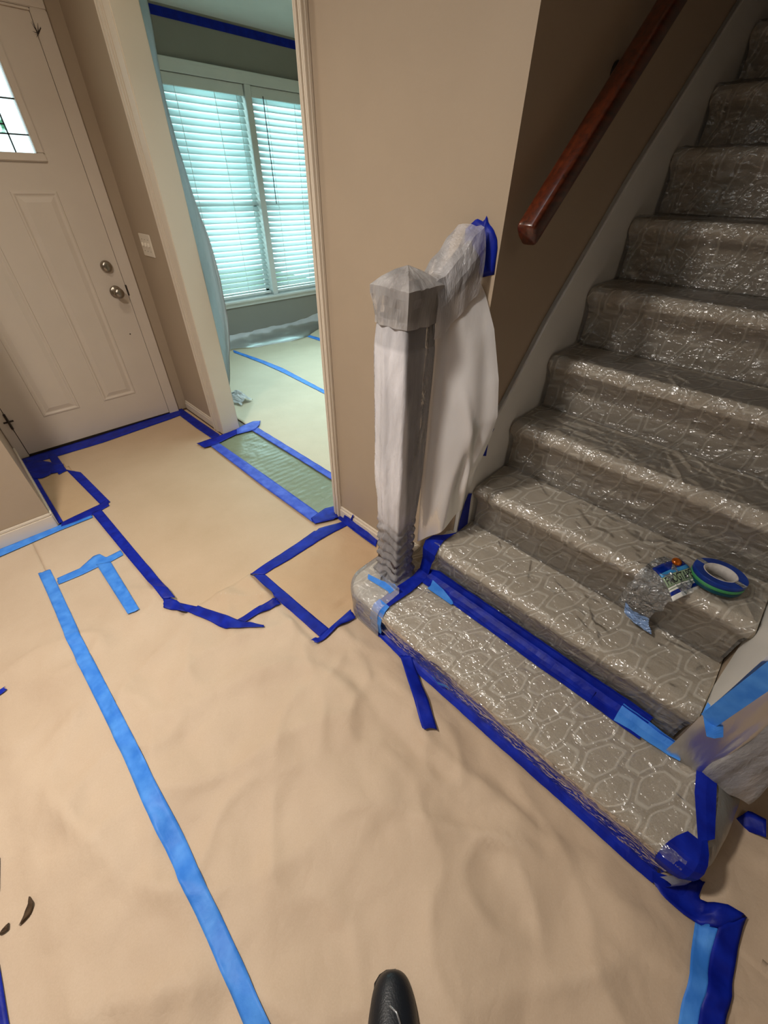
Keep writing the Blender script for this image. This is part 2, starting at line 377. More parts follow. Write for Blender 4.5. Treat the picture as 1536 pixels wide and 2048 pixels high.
# ------------------------------------------------------------------ front door
door = bpy.data.objects.new('door_1', None); COL.objects.link(door); door.location = (.44, YD, 0); tag(door, 'cream front door with leaded glass light, two raised panels and nickel knob', kind='structure')
WX0, WX1, WZ0, WZ1 = .178, .702, 1.520, 1.955
multi('slab', [(-.018, WX0, YD-.012, YD+.03, .012, 2.04), (WX1, .900, YD-.012, YD+.03, .012, 2.04), (WX0, WX1, YD-.012, YD+.03, .012, WZ0), (WX0, WX1, YD-.012, YD+.03, WZ1, 2.04)], 'door', door)
bm = bmesh.new(); f0 = YD-.012
for (x0, x1, z0, z1) in [(WX0-.034, WX1+.034, WZ0-.034, WZ0), (WX0-.034, WX1+.034, WZ1, WZ1+.034), (WX0-.034, WX0, WZ0, WZ1), (WX1, WX1+.034, WZ0, WZ1)]:
    box(bm, x0, x1, f0-.012, f0, z0, z1, .004)
link('window_frame', bm, 'door', door)
gy = YD+.006
vx = [WX0, .262, .405, .475, .618, WX1]; hz = [WZ0, 1.590, 1.612, 1.72, 1.86, WZ1]
panes = [(WX0, .262, WZ0, 1.59), (.262, .618, WZ0, 1.59), (.618, WX1, WZ0, 1.59), (.618, WX1, 1.59, 1.72), (.618, WX1, 1.72, 1.87), (.618, WX1, 1.87, WZ1),
         (WX0, .262, 1.59, 1.72), (WX0, .262, 1.72, 1.87), (WX0, .262, 1.87, WZ1), (.262, .618, 1.87, WZ1)]
green = [(.262, .575, 1.59, 1.625), (.575, .618, 1.59, 1.625), (.262, .575, 1.625, 1.87), (.575, .618, 1.625, 1.87)]
for p in panes: boxo('pane', (p[0]+.001, p[1]-.001, gy, gy+.003, p[2]+.001, p[3]-.001), 'glass', door)
for p in green: boxo('pane', (p[0]+.001, p[1]-.001, gy, gy+.003, p[2]+.001, p[3]-.001), 'greenpane', door, label='green textured glass pane')
bm = bmesh.new(); c = .0028
def came(x0, z0, x1, z1): box(bm, min(x0, x1)-c, max(x0, x1)+c, gy-.003, gy+.006, min(z0, z1)-c, max(z0, z1)+c)
for x in (.262, .618): came(x, WZ0, x, WZ1)
for x in (.575,): came(x, 1.59, x, 1.87)
for z in (1.59, 1.87): came(WX0, z, WX1, z)
for z in (1.72,): came(WX0, z, .262, z); came(.618, z, WX1, z)
came(.262, 1.625, .618, 1.625)
link('lead_came', bm, 'lead', door)
def raised_panel(x0, x1, z0, z1):
    bm = bmesh.new()
    def ring(i, y): return [bm.verts.new((x0+i, y, z0+i)), bm.verts.new((x1-i, y, z0+i)), bm.verts.new((x1-i, y, z1-i)), bm.verts.new((x0+i, y, z1-i))]
    rs = [ring(-.004, f0+.001), ring(0, f0-.004), ring(.008, f0-.005), ring(.016, f0-.001), ring(.022, f0-.0005), ring(.045, f0-.006)]
    for a, b in zip(rs, rs[1:]):
        for k in range(4): bm.faces.new((a[k], a[(k+1) % 4], b[(k+1) % 4], b[k]))
    bm.faces.new(rs[-1]); link('raised_panel', bm, 'door', door)
raised_panel(.158, .362, .222, 1.364); raised_panel(.516, .722, .222, 1.364)
# plate groove at the top of the door
multi('weatherstrip', [(-.018, .90, YD-.020, YD-.010, 2.026, 2.034)], 'door', door)
bm = bmesh.new(); lathe(bm, [(.034, 0), (.036, .004), (.030, .010), (.014, .014), (.012, .035), (.020, .040), (.029, .050), (.030, .062), (.024, .072), (.010, .076)], (.835, f0, .862), (0, -1, 0), 28)
link('door_knob', bm, 'nickel', door, True)
bm = bmesh.new(); lathe(bm, [(.032, 0), (.033, .008), (.029, .018), (.024, .024), (.012, .026)], (.832, f0, 1.003), (0, -1, 0), 28)
db = link('deadbolt', bm, 'nickel', door, True)
boxo('thumb_turn', (.825, .839, f0-.034, f0-.024, .985, 1.021), 'nickel', door, .003)
boxo('latch_plate', (.899, .906, YD-.024, YD-.011, .835, .895), 'dark', door)
bm = bmesh.new()
for k in range(7): a = random.uniform(0, 6.28); tube(bm, [(.903, YD-.0235, 1.955), (.903+.022*math.cos(a), YD-.0235, 1.955+.030*math.sin(a)+.01)], [.0022, .0004], 5)
link('scuff_mark', bm, 'dark', door)
bm = bmesh.new(); tube(bm, [(-.02, YD-.027, .20), (-.02, YD-.027, .30)], .006, 8); box(bm, -.045, .006, YD-.0255, YD-.0225, .243, .253); link('hinge', bm, 'dark', door)
bm = bmesh.new(); lathe(bm, [(.004, 0), (.004, .002)], (.828, f0, .607), (0, -1, 0), 10); link('peg_hole', bm, 'dark', door)
multi('door_edge_gap', [(.899, .903, YD-.010, YD-.004, .012, 2.03), (-.0215, -.018, YD-.010, YD-.004, .012, 2.03)], 'dark', door)

boxo('door_sill', (-.018, .901, YD-.018, YD+.10, 0, .0125), 'dark', door)
# light switch plate
sw = thing('light_switch', 'ivory triple toggle light switch plate on the wall beside the front door', 'light switch', (WX, 3.063, 1.114))
boxo('plate', (WX-.006, WX, 2.981, 3.146, 1.056, 1.172), 'plate', sw, .0025)
for k in (-1, 0, 1):
    y = 3.063+k*.046
    boxo('toggle', (WX-.016, WX-.005, y-.0045, y+.0045, 1.108, 1.128), 'plate', sw, .002)
for k in (-1, 0, 1):
    for z in (1.084, 1.144):
        bm = bmesh.new(); lathe(bm, [(.0028, 0), (.0028, .0015)], (WX-.006, 3.063+k*.046, z), (-1, 0, 0), 8); link('screw', bm, 'nickel', sw)

# ------------------------------------------------------------------ living room window with blinds
win = bpy.data.objects.new('window_1', None); COL.objects.link(win); win.location = (2.775, YW, 1.2); tag(win, 'white double window of the living room behind two horizontal blinds', kind='structure')
multi('casing', [(1.90, 1.98, YW-.02, YW, .40, 2.09), (3.57, 3.65, YW-.02, YW, .40, 2.09), (1.90, 3.65, YW-.02, YW, 2.09, 2.155), (1.88, 3.67, YW-.026, YW, 2.148, 2.168)], 'white', win, .003)
multi('sill', [(1.88, 3.67, YW-.05, YW+.12, .41, .43), (1.92, 3.63, YW-.018, YW, .365, .41)], 'white', win, .003)
boxo('mullion', (2.745, 2.808, YW-.012, YW+.11, .43, 2.09), 'white', win, .003)
multi('sash', [(a, b, YW+.075, YW+.10, z0, z1) for (x0, x1) in ((1.98, 2.745), (2.808, 3.57)) for (a, b, z0, z1) in ((x0, x0+.035, .43, 2.09), (x1-.035, x1, .43, 2.09), (x0, x1, .43, .48), (x0, x1, 2.05, 2.09), (x0, x1, 1.22, 1.27))], 'white', win)
for (x0, x1) in ((1.98, 2.745), (2.808, 3.57)):
    for (z0, z1) in ((.48, 1.22), (1.27, 2.05)): boxo('pane', (x0+.035, x1-.035, YW+.086, YW+.089, z0, z1), 'glass', win)
NS = 33
slat_me = {}
for (x0, x1, lab) in ((1.988, 2.738, 'white horizontal slat blind on the left window half, next to the plastic curtain'), (2.816, 3.562, 'white horizontal slat blind on the right window half, with a hanging cord')):
    bl = thing('window_blind', lab, 'blind', ((x0+x1)/2, YW+.035, 2.0))
    bl['group'] = 'horizontal blinds of the living room window'
    boxo('head_rail', (x0, x1, YW+.004, YW+.06, 2.015, 2.088), 'white', bl, .003)
    for k in range(NS):
        z = 1.995-(k)*.0462
        ang = R(62 if k < 14 else 48-(k-14)*.6) if x0 < 2.5 else R(50-(k)*.5)
        key = (x0, round(ang, 3))
        bm = bmesh.new(); hw = .025; rows = []
        for j in range(5):
            s = (j/4-.5)*2*hw; bow = .003*(1-(j/4-.5)**2*4)
            # room side edge low, window side edge high
            yy = s*math.cos(ang)-bow*math.sin(ang); zz = s*math.sin(ang)+bow*math.cos(ang)
            rows.append([(x0+.006, YW+.034+yy, z+zz), (x1-.006, YW+.034+yy, z+zz)])
        gridmesh(bm, rows); o = link('slat', bm, 'slat', bl, True); solid(o, .0025)
    boxo('bottom_rail', (x0+.004, x1-.004, YW+.015, YW+.055, .445, .468), 'white', bl, .004)
    bm = bmesh.new()
    for fx in ((.16, .62, .9) if x0 < 2.5 else (.2, .62, .9)):
        tube(bm, [(x0+(x1-x0)*fx, YW+.003, 2.02), (x0+(x1-x0)*fx, YW+.003, .46)], .0022, 6)
    link('ladder_cord', bm, 'white', bl)
    if x0 > 2.5:
        bm = bmesh.new(); tube(bm, [(2.93, YW-.004, 2.03), (2.93, YW-.010, 1.25)], .004, 6); link('tilt_wand', bm, 'lead', bl)
struct('lawn_outside', (-1, 6, YW+.9, YW+6, -.3, -.2), mat_simple('green_lawn', s2l(90, 130, 70), .9, var=.2))

# ------------------------------------------------------------------ staircase
ZT = [.165, .352, .545, .747, .947, 1.148, 1.342, 1.535, 1.71, 1.885, 2.06, 2.235, 2.41]
XN = [.662, .928, 1.122, 1.305, 1.488, 1.672, 1.872, 2.070, 2.262, 2.460, 2.65, 2.84, 3.03]
YR = -.268
st = thing('staircase', 'carpeted staircase rising to the right, taupe carpet with a pale hexagon outline pattern', 'stairs', (1.5, .18, 0))
def step_mesh(outline, N, z0, z1, name='step'):
    """outline: plan polygon CCW; N: outward direction each vertex is set back along (zero where hidden)"""
    n = len(outline); P = [Vector(p) for p in outline]; N = [Vector(v) for v in N]
    prof = [(.032, z0), (.030, z1-.085), (.020, z1-.062), (.004, z1-.045), (0, z1-.032), (.003, z1-.018), (.012, z1-.006), (.028, z1)]
    bm = bmesh.new(); rings = []
    for d, z in prof:
        rings.append([bm.verts.new((P[i].x-N[i].x*d, P[i].y-N[i].y*d, z)) for i in range(n)])
    for a, b in zip(rings, rings[1:]):
        for k in range(n): bm.faces.new((a[k], a[(k+1) % n], b[(k+1) % n], b[k]))
    bm.faces.new(rings[-1]); bm.faces.new(rings[0][::-1])
    o = link(name, bm, 'carpet', st, True, recalc=False)
    for q in list(o.data.polygons)[-2:]: q.use_smooth = False
    return o
def plan(xn, xb, y0, y1, round_left=0., round_right=0., ny=24, tuck=.35):
    pts = []; N = []
    if round_left:
        pts.append((xb, y1)); N.append((0, 1))
        for k in range(9): a = math.pi/2*k/8; pts.append((xn+round_left-round_left*math.sin(a), y1-round_left+round_left*math.cos(a))); N.append((-math.sin(a), math.cos(a)))
    else: pts.append((xn, y1)); N.append((-1, tuck))
    for k in range(1, ny): pts.append((xn, y1-round_left-(y1-y0-round_left-round_right)*k/ny)); N.append((-1, 0))
    if round_right:
        for k in range(9): a = math.pi/2*k/8; pts.append((xn+round_right-round_right*math.cos(a), y0+round_right-round_right*math.sin(a))); N.append((-math.cos(a), -math.sin(a)))
        pts.append((xb, y0)); N.append((0, -1))
    else: pts.append((xn, y0)); N.append((-1, -tuck)); pts.append((xb, y0)); N.append((0, 0))
    if not round_left: pts.append((xb, y1)); N.append((0, 0))
    return pts, N
p, f = plan(.662, WX-.001, -.415, .872, .10, .03, 40); step_mesh(p, f, .0, ZT[0])
# second step wraps round the wall corner a little
p, f = plan(XN[1], WX-.001, -.269, .665, .05, 0, 24); step_mesh(p, f, ZT[0]-.002, ZT[1])
p, f = plan(WX-.002, XN[2]+.05, -.269, .617, 0, 0, 4); f = [(0, 0)]*len(f); step_mesh(p, f, ZT[0]-.002, ZT[1])
for k in range(2, 13):
    xb = XN[k+1]+.06 if k < 12 else XN[k]+.9
    p, f = plan(XN[k], xb, YR-.001, .617, 0, 0, 20)
    step_mesh(p, f, ZT[k-1]-.004, ZT[k])

# clear film over every step: front strip + tread, crinkled
film = thing('carpet_protector', 'clear crinkled plastic film stuck over the patterned stair carpet', 'plastic film', (1.4, .18, .1))
def film_strip(k, y0, y1, ny):
    xn = XN[k]; z1 = ZT[k]; zb = ZT[k-1] if k else 0.0
    xb = XN[k+1]+.028 if k < 12 else xn+.5
    e = .004
    prof = [(xn+.018, zb+.01), (xn+.018, z1-.10), (xn+.008, z1-.062), (xn-e, z1-.036), (xn+.001-e*.8, z1-.016), (xn+.012, z1+e*.7), (xn+.030, z1+e), (xn+.09, z1+e), ((xn+xb)/2+.03, z1+e), (xb-.02, z1+e), (xb, z1+e+.006)]
    prof = resamp([(a, 0, b) for a, b in prof], 60 if k < 5 else 34)
    rl = [(random.uniform(xn, xb), random.uniform(y0, y1), random.uniform(-1.2, 1.2), random.uniform(.05, .16)) for _ in range(16)]
    rows = []
    for i, q in enumerate(prof):
        row = []
        for j in range(ny+1):
            y = y0+(y1-y0)*j/ny
            d = noise.noise(Vector((q.x*22+k*3, y*14, q.z*22)))*.0030+noise.noise(Vector((q.x*60, y*45+k, q.z*60)))*.0016
            d = abs(d)+.0008
            for (rx, ry, ra, rl_) in rl:
                ux, uy = math.sin(ra), math.cos(ra); qx, qy = (q.x+q.z-z1)-rx, y-ry; al = qx*ux+qy*uy; pe = abs(-qx*uy+qy*ux)
                if pe < .008 and abs(al) < rl_: d += .0045*(1-pe/.008)*(1-abs(al)/rl_)
            a = prof[max(i-1, 0)]; b = prof[min(i+1, len(prof)-1)]; tx, tz = b.x-a.x, b.z-a.z; l = math.hypot(tx, tz)
            row.append((q.x-tz/l*d, y, q.z+tx/l*d))
        rows.append(row)
    bm = bmesh.new(); gridmesh(bm, rows); link('film_sheet', bm, 'film', film, True)
film_strip(0, -.38, .80, 220); film_strip(1, -.262, .64, 180)
for k in range(2, 13): film_strip(k, -.262, .612, 170 if k < 5 else 70)

# right hand closed stringer panel
pts = [(.935, .34), (.935, .66), (1.12, .86), (3.1, 2.95), (3.1, 2.2), (1.0, .30)]
bm = bmesh.new(); prism(bm, [(x, -.270, z) for x, z in pts], (0, -.045, 0)); tag(link('trim_9', bm, 'white'), kind='structure')
bm = bmesh.new(); prism(bm, [(x, -.272, z) for x, z in [(.96, .0), (.96, .34), (3.1, 2.3), (3.1, 0)]], (0, -.06, 0)); tag(link('wall_stair_right', bm, 'wall'), kind='structure')

# handrail on the stair wall
hr = thing('handrail', 'dark cherry wooden handrail sloping up the stair wall', 'handrail', (1.08, .575, 1.33))
def rail(name, a, b, parent, hw=.030, hh=.034, mat='wood'):
    a = Vector(a); b = Vector(b); d = (b-a).normalized(); s = d.cross(Vector((0, 0, 1))).normalized(); u = s.cross(d)
    pr = []
    for k in range(20):
        t = 2*math.pi*k/20; cx = math.copysign(abs(math.cos(t))**.38, math.cos(t)); cy = math.copysign(abs(math.sin(t))**.42, math.sin(t))
        wdt = hw*(1 if cy > -.1 else .82); pr.append((cx*wdt, cy*hh))
    bm = bmesh.new(); rings = []
    for (t, sc_) in ((0, .86), (.004, .96), (.012, 1), ((b-a).length, 1)):
        rings.append([bm.verts.new(a+d*t+s*x*sc_+u*y*sc_) for x, y in pr])
    for r0, r1 in zip(rings, rings[1:]):
        for k in range(20): bm.faces.new((r0[k], r0[(k+1) % 20], r1[(k+1) % 20], r1[k]))
    bm.faces.new(rings[0]); bm.faces.new(rings[-1][::-1]); return link(name, bm, mat, parent, True)
rail('rail', (1.058, .572, 1.330), (3.3, .572, 3.40), hr, .025, .029)
for x in (1.45, 2.6):
    z = 1.352+(x-1.052)*.92
    bm = bmesh.new(); tube(bm, [(x, .570, z-.03), (x, .572, z-.06), (x, .60, z-.075), (x, .632, z-.075)], .007, 8); lathe(bm, [(.024, 0), (.024, .004), (.01, .008)], (x, .633, z-.075), (0, -1, 0), 14); link('bracket', bm, 'dark', hr, True)

# ------------------------------------------------------------------ newel post, short rail
NX, NY = .852, .762
nw = thing('newel_post', 'dark stained newel post wrapped in plastic, standing on the left end of the bottom step', 'newel post', (NX, NY, ZT[0]))
boxo('shaft', (NX-.042, NX+.042, NY-.042, NY+.042, ZT[0]+.001, 1.215), 'newel', nw, .004)
bm = bmesh.new()
for (z0, z1, h) in ((1.205, 1.225, .060), (1.150, 1.162, .050)): box(bm, NX-h, NX+h, NY-h, NY+h, z0, z1, .003)
a = [bm.verts.new((NX+sx*.056, NY+sy*.056, 1.225)) for sx, sy in ((-1, -1), (1, -1), (1, 1), (-1, 1))]; t = bm.verts.new((NX, NY, 1.262))
for k in range(4): bm.faces.new((a[k], a[(k+1) % 4], t))
link('cap', bm, 'newel', nw)
boxo('base_block', (NX-.050, NX+.050, NY-.050, NY+.050, ZT[0], ZT[0]+.12), 'newel', nw, .004)
sr = thing('stub_rail', 'short dark handrail from the newel post up to the wall corner, under plastic', 'handrail', (1.0, .70, 1.25))
rail('rail', (NX+.045, NY-.016, 1.140), (WX-.012, .706, 1.282), sr, .028, .034, 'newel')
bm = bmesh.new(); lathe(bm, [(.036, 0), (.036, .006), (.030, .012)], (WX, .706, 1.282), (-1, 0, 0), 20); link('rosette', bm, 'newel', sr, True)
boxo('baluster', (.945, .967, .700, .722, ZT[1]-.01, 1.17), 'newel', sr, .002)

def fbm(p, s): return noise.noise(p*s)+.5*noise.noise(p*s*2.3)
def sleeve(name, parent, cx, cy, z0, z1, h, mat='milky', flare=0., amp=.010, seed=0., gather=None, lit_opacity=None):
    """folded plastic round a square post; h(z) half width"""
    nz, na = 90, 72; rows = []
    for i in range(nz+1):
        z = z0+(z1-z0)*i/nz; row = []
        for j in range(na+1):
            a = 2*math.pi*(j % na)/na; ca, sa = math.cos(a), math.sin(a)
            r = h(z)/max(abs(ca), abs(sa))**.72
            q = Vector((ca*1.3+seed, sa*1.3, z*1.5))
            r += amp*(.6*noise.noise(Vector((ca*2.6+seed, sa*2.6, z*1.1)))+.6*abs(noise.noise(Vector((ca*3+seed, sa*3, z*5+ca)))))
            g = gather(z) if gather else 0
            if g: r += g*.006*math.sin(z*150+3*noise.noise(Vector((ca*2, sa*2, z*8)))+2.5*abs(math.sin(a*2)))
            row.append((cx+ca*r, cy+sa*r, z))
        rows.append(row)
    bm = bmesh.new(); gridmesh(bm, rows); bmesh.ops.remove_doubles(bm, verts=bm.verts, dist=1e-5)
    o = link(name, bm, mat, parent, True)
    if lit_opacity:      # per-vertex film opacity, raised on one side to paint in light
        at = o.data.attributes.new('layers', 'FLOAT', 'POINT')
        for v, d in zip(o.data.vertices, at.data): d.value = lit_opacity(math.atan2(v.co.y-cy, v.co.x-cx), v.co.z)
    return o
pw = thing('plastic_wrap', 'milky plastic film wrapped round the left newel post and draped from its short rail', 'plastic film', (NX, NY, ZT[0]))
def hw(z):
    return .054+.010*sstep(.42, .7, z)*(1-sstep(1.05, 1.2, z))+.014*(1-sstep(.165, .24, z))
def lit_side_opacity(a, z):  # light from the left painted as denser film, stair side clearer
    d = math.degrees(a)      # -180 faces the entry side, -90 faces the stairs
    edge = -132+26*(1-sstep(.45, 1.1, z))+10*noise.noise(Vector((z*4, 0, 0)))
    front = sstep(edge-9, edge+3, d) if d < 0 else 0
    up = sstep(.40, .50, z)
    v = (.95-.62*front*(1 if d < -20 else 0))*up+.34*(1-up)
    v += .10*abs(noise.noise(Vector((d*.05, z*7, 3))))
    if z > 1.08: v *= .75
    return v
sleeve('post_sleeve', pw, NX-.001, NY-.002, ZT[0]+.004, 1.155, hw, 'milky_layers', gather=lambda z: 1-sstep(.40, .50, z), lit_opacity=lit_side_opacity)
# cap cover: stretched pyramid
bm = bmesh.new(); rows = []
for i, (h_, z, e_) in enumerate([(.0655, 1.138, .74), (.0650, 1.155, .78), (.066, 1.185, .85), (.0675, 1.207, .95), (.0665, 1.226, 1.), (.045, 1.245, 1.), (.022, 1.260, 1.), (.002, 1.268, 1.)]):
    row = []
    for j in range(65):
        a = 2*math.pi*(j % 64)/64+math.pi/4; ca, sa = math.cos(a), math.sin(a)
        r = h_/max(abs(ca), abs(sa))**e_
        if i < 3: r += .003*math.sin(a*9+z*40)+.004*noise.noise(Vector((ca*3, sa*3, z*9)))
        row.append((NX+ca*r, NY+sa*r, z+(.003*noise.noise(Vector((ca*4, sa*4, z*20))) if 0 < i < 7 else 0)))
    rows.append(row)
gridmesh(bm, rows); bmesh.ops.remove_doubles(bm, verts=bm.verts, dist=1e-5); link('cap_cover', bm, 'milky_cap', pw)
# rail cover: film thrown over the rising rail, its two sides hanging down
bm = bmesh.new(); rows = []
ridge = resamp([(.895, .742, 1.238), (.93, .738, 1.246), (.965, .730, 1.284), (1.0, .718, 1.326), (1.026, .710, 1.347)], 26)
for i, q in enumerate(ridge):
    t = i/25; row = []; wn_ = .054+.004*t; dr = .125+.01*t
    for j in range(21):
        s = j/20*2-1; u = abs(s)
        wd = wn_*math.sin(min(u*1.6, 1)*math.pi/2)*(1+.10*noise.noise(Vector((s*3, t*4, 1))))
        dz = -dr*max(0, u-.28)/.72-.010*u*u+.005*noise.noise(Vector((s*5, t*6, 7)))
        row.append((q.x-.010*u, q.y+wd*math.copysign(1, s), q.z+dz))
    rows.append(row)
gridmesh(bm, rows); link('rail_cover', bm, 'milky', pw, False)
# hanging panel from the rail down to the second step
LE = resamp([(.905, .722, 1.165), (.912, .712, .8), (.912, .705, .5), (.912, .702, .34)], 50)
RE = resamp([(1.030, .672, 1.235), (1.040, .650, 1.20), (1.042, .606, 1.12), (1.042, .562, .99), (1.040, .541, .885), (1.040, .549, .81), (1.032, .575, .66), (1.028, .592, .53)], 50)
bm = bmesh.new(); rows = []
BT = [(.912, .702, .335), (.97, .644, .405), (1.028, .592, .525)]
for i in range(50):
    row = []; t = i/49
    for j in range(31):
        s = j/30; q = LE[i].lerp(RE[i], s)
        q = q+Vector((-.018, -.030, 0))*math.sin(s*math.pi)*(.25+.75*t)
        w_ = .007*math.sin(s*13+t*2+2*noise.noise(Vector((s*2, t*3, 0))))*sstep(.05, .4, t)+.006*noise.noise(Vector((s*4, t*5, 3)))
        w_ += .010*math.exp(-((s-(.30+.62*t))/.05)**2)*sstep(.2, .5, t)
        q = q+Vector((-.6, -.8, 0))*w_*math.sin(min(s, 1-s)*math.pi*1.0+.15)
        row.append(q)
    rows.append(row)
gridmesh(bm, rows); link('hanging_panel', bm, 'milky_panel', pw, True)
# film over the rounded end of the bottom step
bm = bmesh.new(); rows = []
for i in range(14):
    t = i/13; z = [.006, .05, .10, .13, .152, .166, .1735, .175, .176, .177, .178, .18, .19, .21][i]
    d = [-.004, -.003, -.008, -.009, -.007, 0, .016, .045, .07, .09, .105, .115, .118, .12][i]
    row = []
    for j in range(40):
        s = j/39
        # outline of step end from front (y .66) round to back (x 1.03)
        if s < .3: x, y, nx, ny = .662, .66+(.772-.66)*s/.3, -1, 0
        elif s < .6: a = (s-.3)/.3*math.pi/2; x, y, nx, ny = .762-.10*math.cos(a), .772+.10*math.sin(a), -math.cos(a), math.sin(a)
        else: x, y, nx, ny = .762+(1.02-.762)*(s-.6)/.4, .872, 0, 1
        dd = d if s > .3 else min(d, .11)
        wv = .0035*abs(noise.noise(Vector((s*16, t*5, 1))))
        row.append((x-nx*(dd-wv), y-ny*(dd-wv), z+.002+wv))
    rows.append(row)
gridmesh(bm, rows); link('step_end_film', bm, 'endfilm', pw, True)

# right newel post in plastic
RNX, RNY = .985, -.388
nr = thing('newel_post', 'right hand newel post at the frame edge, wrapped in cloudy plastic', 'newel post', (RNX, RNY, ZT[0]))
boxo('shaft', (RNX-.042, RNX+.042, RNY-.042, RNY+.042, ZT[0]+.001, 1.215), 'newel', nr, .004)
boxo('cap', (RNX-.058, RNX+.058, RNY-.058, RNY+.058, 1.21, 1.24), 'newel', nr, .006)
pr_ = thing('plastic_wrap', 'cloudy plastic film bundled round the right newel post and the stair end', 'plastic film', (RNX, RNY, ZT[0]))
sleeve('post_sleeve', pr_, RNX+.01, RNY-.004, ZT[0]+.004, 1.26, lambda z: .060+.018*(1-sstep(.17, .36, z)), amp=.014, seed=5.)
bm = bmesh.new(); rows = []
ft = resamp([(.965, -.375, .172), (.90, -.398, .174), (.80, -.410, .172), (.72, -.408, .150), (.672, -.392, .10), (.655, -.372, .06)], 30)
fb = resamp([(1.09, -.500, .03), (1.0, -.497, .008), (.88, -.480, .004), (.79, -.462, .004), (.70, -.430, .006), (.665, -.400, .01)], 30)
for i in range(30):
    row = []
    for j in range(9):
        s = j/8; q = ft[i].lerp(fb[i], s)+Vector((0, -.012, .022))*math.sin(s*math.pi)
        q = q+Vector((0, 0, 1))*.006*noise.noise(Vector((i*.25, s*3, 8)))*math.sin(s*math.pi); row.append(q)
    rows.append(row)
gridmesh(bm, rows); link('end_skirt', bm, 'curtain', pr_, True)
bm = bmesh.new(); rows = []
for i in range(16):
    t = i/15; row = []
    for j in range(12):
        u = j/11; z = .172+.9*t
        row.append((.932-.03*(1-t)**3+.02*u+.010*noise.noise(Vector((u*4, t*6, 2))), -.262-.10*u-.02*math.sin(u*3)*(1-t), z))
    rows.append(row)
gridmesh(bm, rows); link('loose_fold', bm, 'milky_panel', pr_, True)

# ------------------------------------------------------------------ floor coverings
def hfun(x, y):
    """height of the paper above the floor"""
    cr = 1.0
    if x > .12 and y > 1.30: cr = 0.
    if y > 2.3: cr = 0.
    if .46 < x < 1.04 and .80 < y < 1.33: cr = .25
    if x < .15: cr = 1-sstep(1.35, 1.9, y)
    if x < -.44: cr *= 1-.85*sstep(-.44, -.52, x)
    edge = min(1, abs(x-.665)/.10) if (-.5 < y < .9) else 1
    if y > .8 and x > .46: edge = min(edge, 1)
    n = noise.noise(Vector((x*3.1+.4*y, y*2.2, 1.7)))
    w1 = noise.noise(Vector((x*1.7, y*1.7, 9)))*.35
    r1 = 1-abs(noise.noise(Vector(((x+y)*2.6+w1*2, (x-y)*1.3+w1, 3.1))))*2.2
    r2 = 1-abs(noise.noise(Vector(((x-.4*y)*5.2+w1, (y+.3*x)*4.6, 7.3))))*2.2
    r1 = max(r1, 0)**2.5; r2 = max(r2, 0)**3
    hh = cr*edge*(.020*(n+.5)+.030*r1+.016*r2)
    if cr > .01:
        dd = noise.voronoi(Vector((x*3.0+.35*y+w1, y*2.4-.5*x, .5)), distance_metric='DISTANCE')[0]; d2 = noise.voronoi(Vector((x*7+w1*2, y*6.2+x, 2.5)))[0]
        hh = hh*.6+cr*edge*(.034*(dd[1]-dd[0])+.012*(d2[1]-d2[0]))
    hh = max(hh, 0)
    if cr < .05:
        rp = math.sin((y+.10*x)*150+2*noise.noise(Vector((x*3, y*3, 0))))*.0006
        hh += (rp+.0008)*sstep(.45, .8, x)*(1-sstep(2.3, 2.6, y)*(1 if x < 1.1 else 0)) if x < 1.2 else 0
        if x > 1.2: hh += .0012*(math.sin((y*.8+.35*x)*60+3*noise.noise(Vector((x*2, y*2, 0))))+1)*(.5+.5*noise.noise(Vector((x*2, y*2, 5))))+.001
    return hh
def hmax(x, y):
    return max(hfun(x+a, y+b) for a, b in ((0, 0), (.011, 0), (-.011, 0), (0, .011), (0, -.011)))
def inpoly(x, y, P):
    c_ = False; n = len(P)
    for i in range(n):
        x0, y0 = P[i]; x1, y1 = P[(i+1) % n]
        if (y0 > y) != (y1 > y) and x < (x1-x0)*(y-y0)/(y1-y0)+x0: c_ = not c_
    return c_
def sheet(name, poly, res, off, mat, label, cat, thick=.0008, extra=None, holes=()):
    xs = [p[0] for p in poly]; ys = [p[1] for p in poly]
    x0, x1, y0, y1 = min(xs), max(xs), min(ys), max(ys)
    nx = int((x1-x0)/res)+1; ny = int((y1-y0)/res)+1
    bm = bmesh.new(); V = {}
    for i in range(nx):
        for j in range(ny):
            cx, cy = x0+(i+.5)*res, y0+(j+.5)*res
            if not inpoly(cx, cy, poly) or any(inpoly(cx, cy, h_) for h_ in holes): continue
            q = []
            for (a, b) in ((i, j), (i+1, j), (i+1, j+1), (i, j+1)):
                if (a, b) not in V:
                    x, y = x0+a*res, y0+b*res; z = hfun(x, y)+off+(extra(x, y) if extra else 0); V[(a, b)] = bm.verts.new((x, y, z))
                q.append(V[(a, b)])
            bm.faces.new(q)
    o = link(name, bm, mat, None, True, recalc=False); solid(o, thick)
    return tag(o, label, cat, 'kraft paper sheets on the floor' if cat == 'paper' else None)
STEP = [(.675, -.43), (.675, .80), (.74, .86), (WX-.02, .86)]
sheet('kraft_paper', [(-3.1, -2.7), (.60, -2.7), (.60, -.60), (.690, -.43), (.690, .83), (.60, .95), (.52, 1.30), (.52, 1.40), (.14, 1.42), (.11, 2.315), (-.20, 2.315), (-.20, -2.7)][0:0] or
      [(-.20, -2.7), (.69, -2.7), (.69, .82), (.56, .90), (.56, 1.25), (.16, 1.42), (.12, 2.315), (-.20, 2.315)], .0135, .0006, 'kraft', 'large crumpled brown kraft paper sheet in front of the stairs, holding the black shoe', 'paper')
sheet('kraft_paper', [(-1.6, -2.2), (-.195, -2.2), (-.195, 2.315), (-1.6, 2.315)], .018, .0002, 'kraft', 'brown kraft paper sheet left of the long light blue tape line', 'paper')
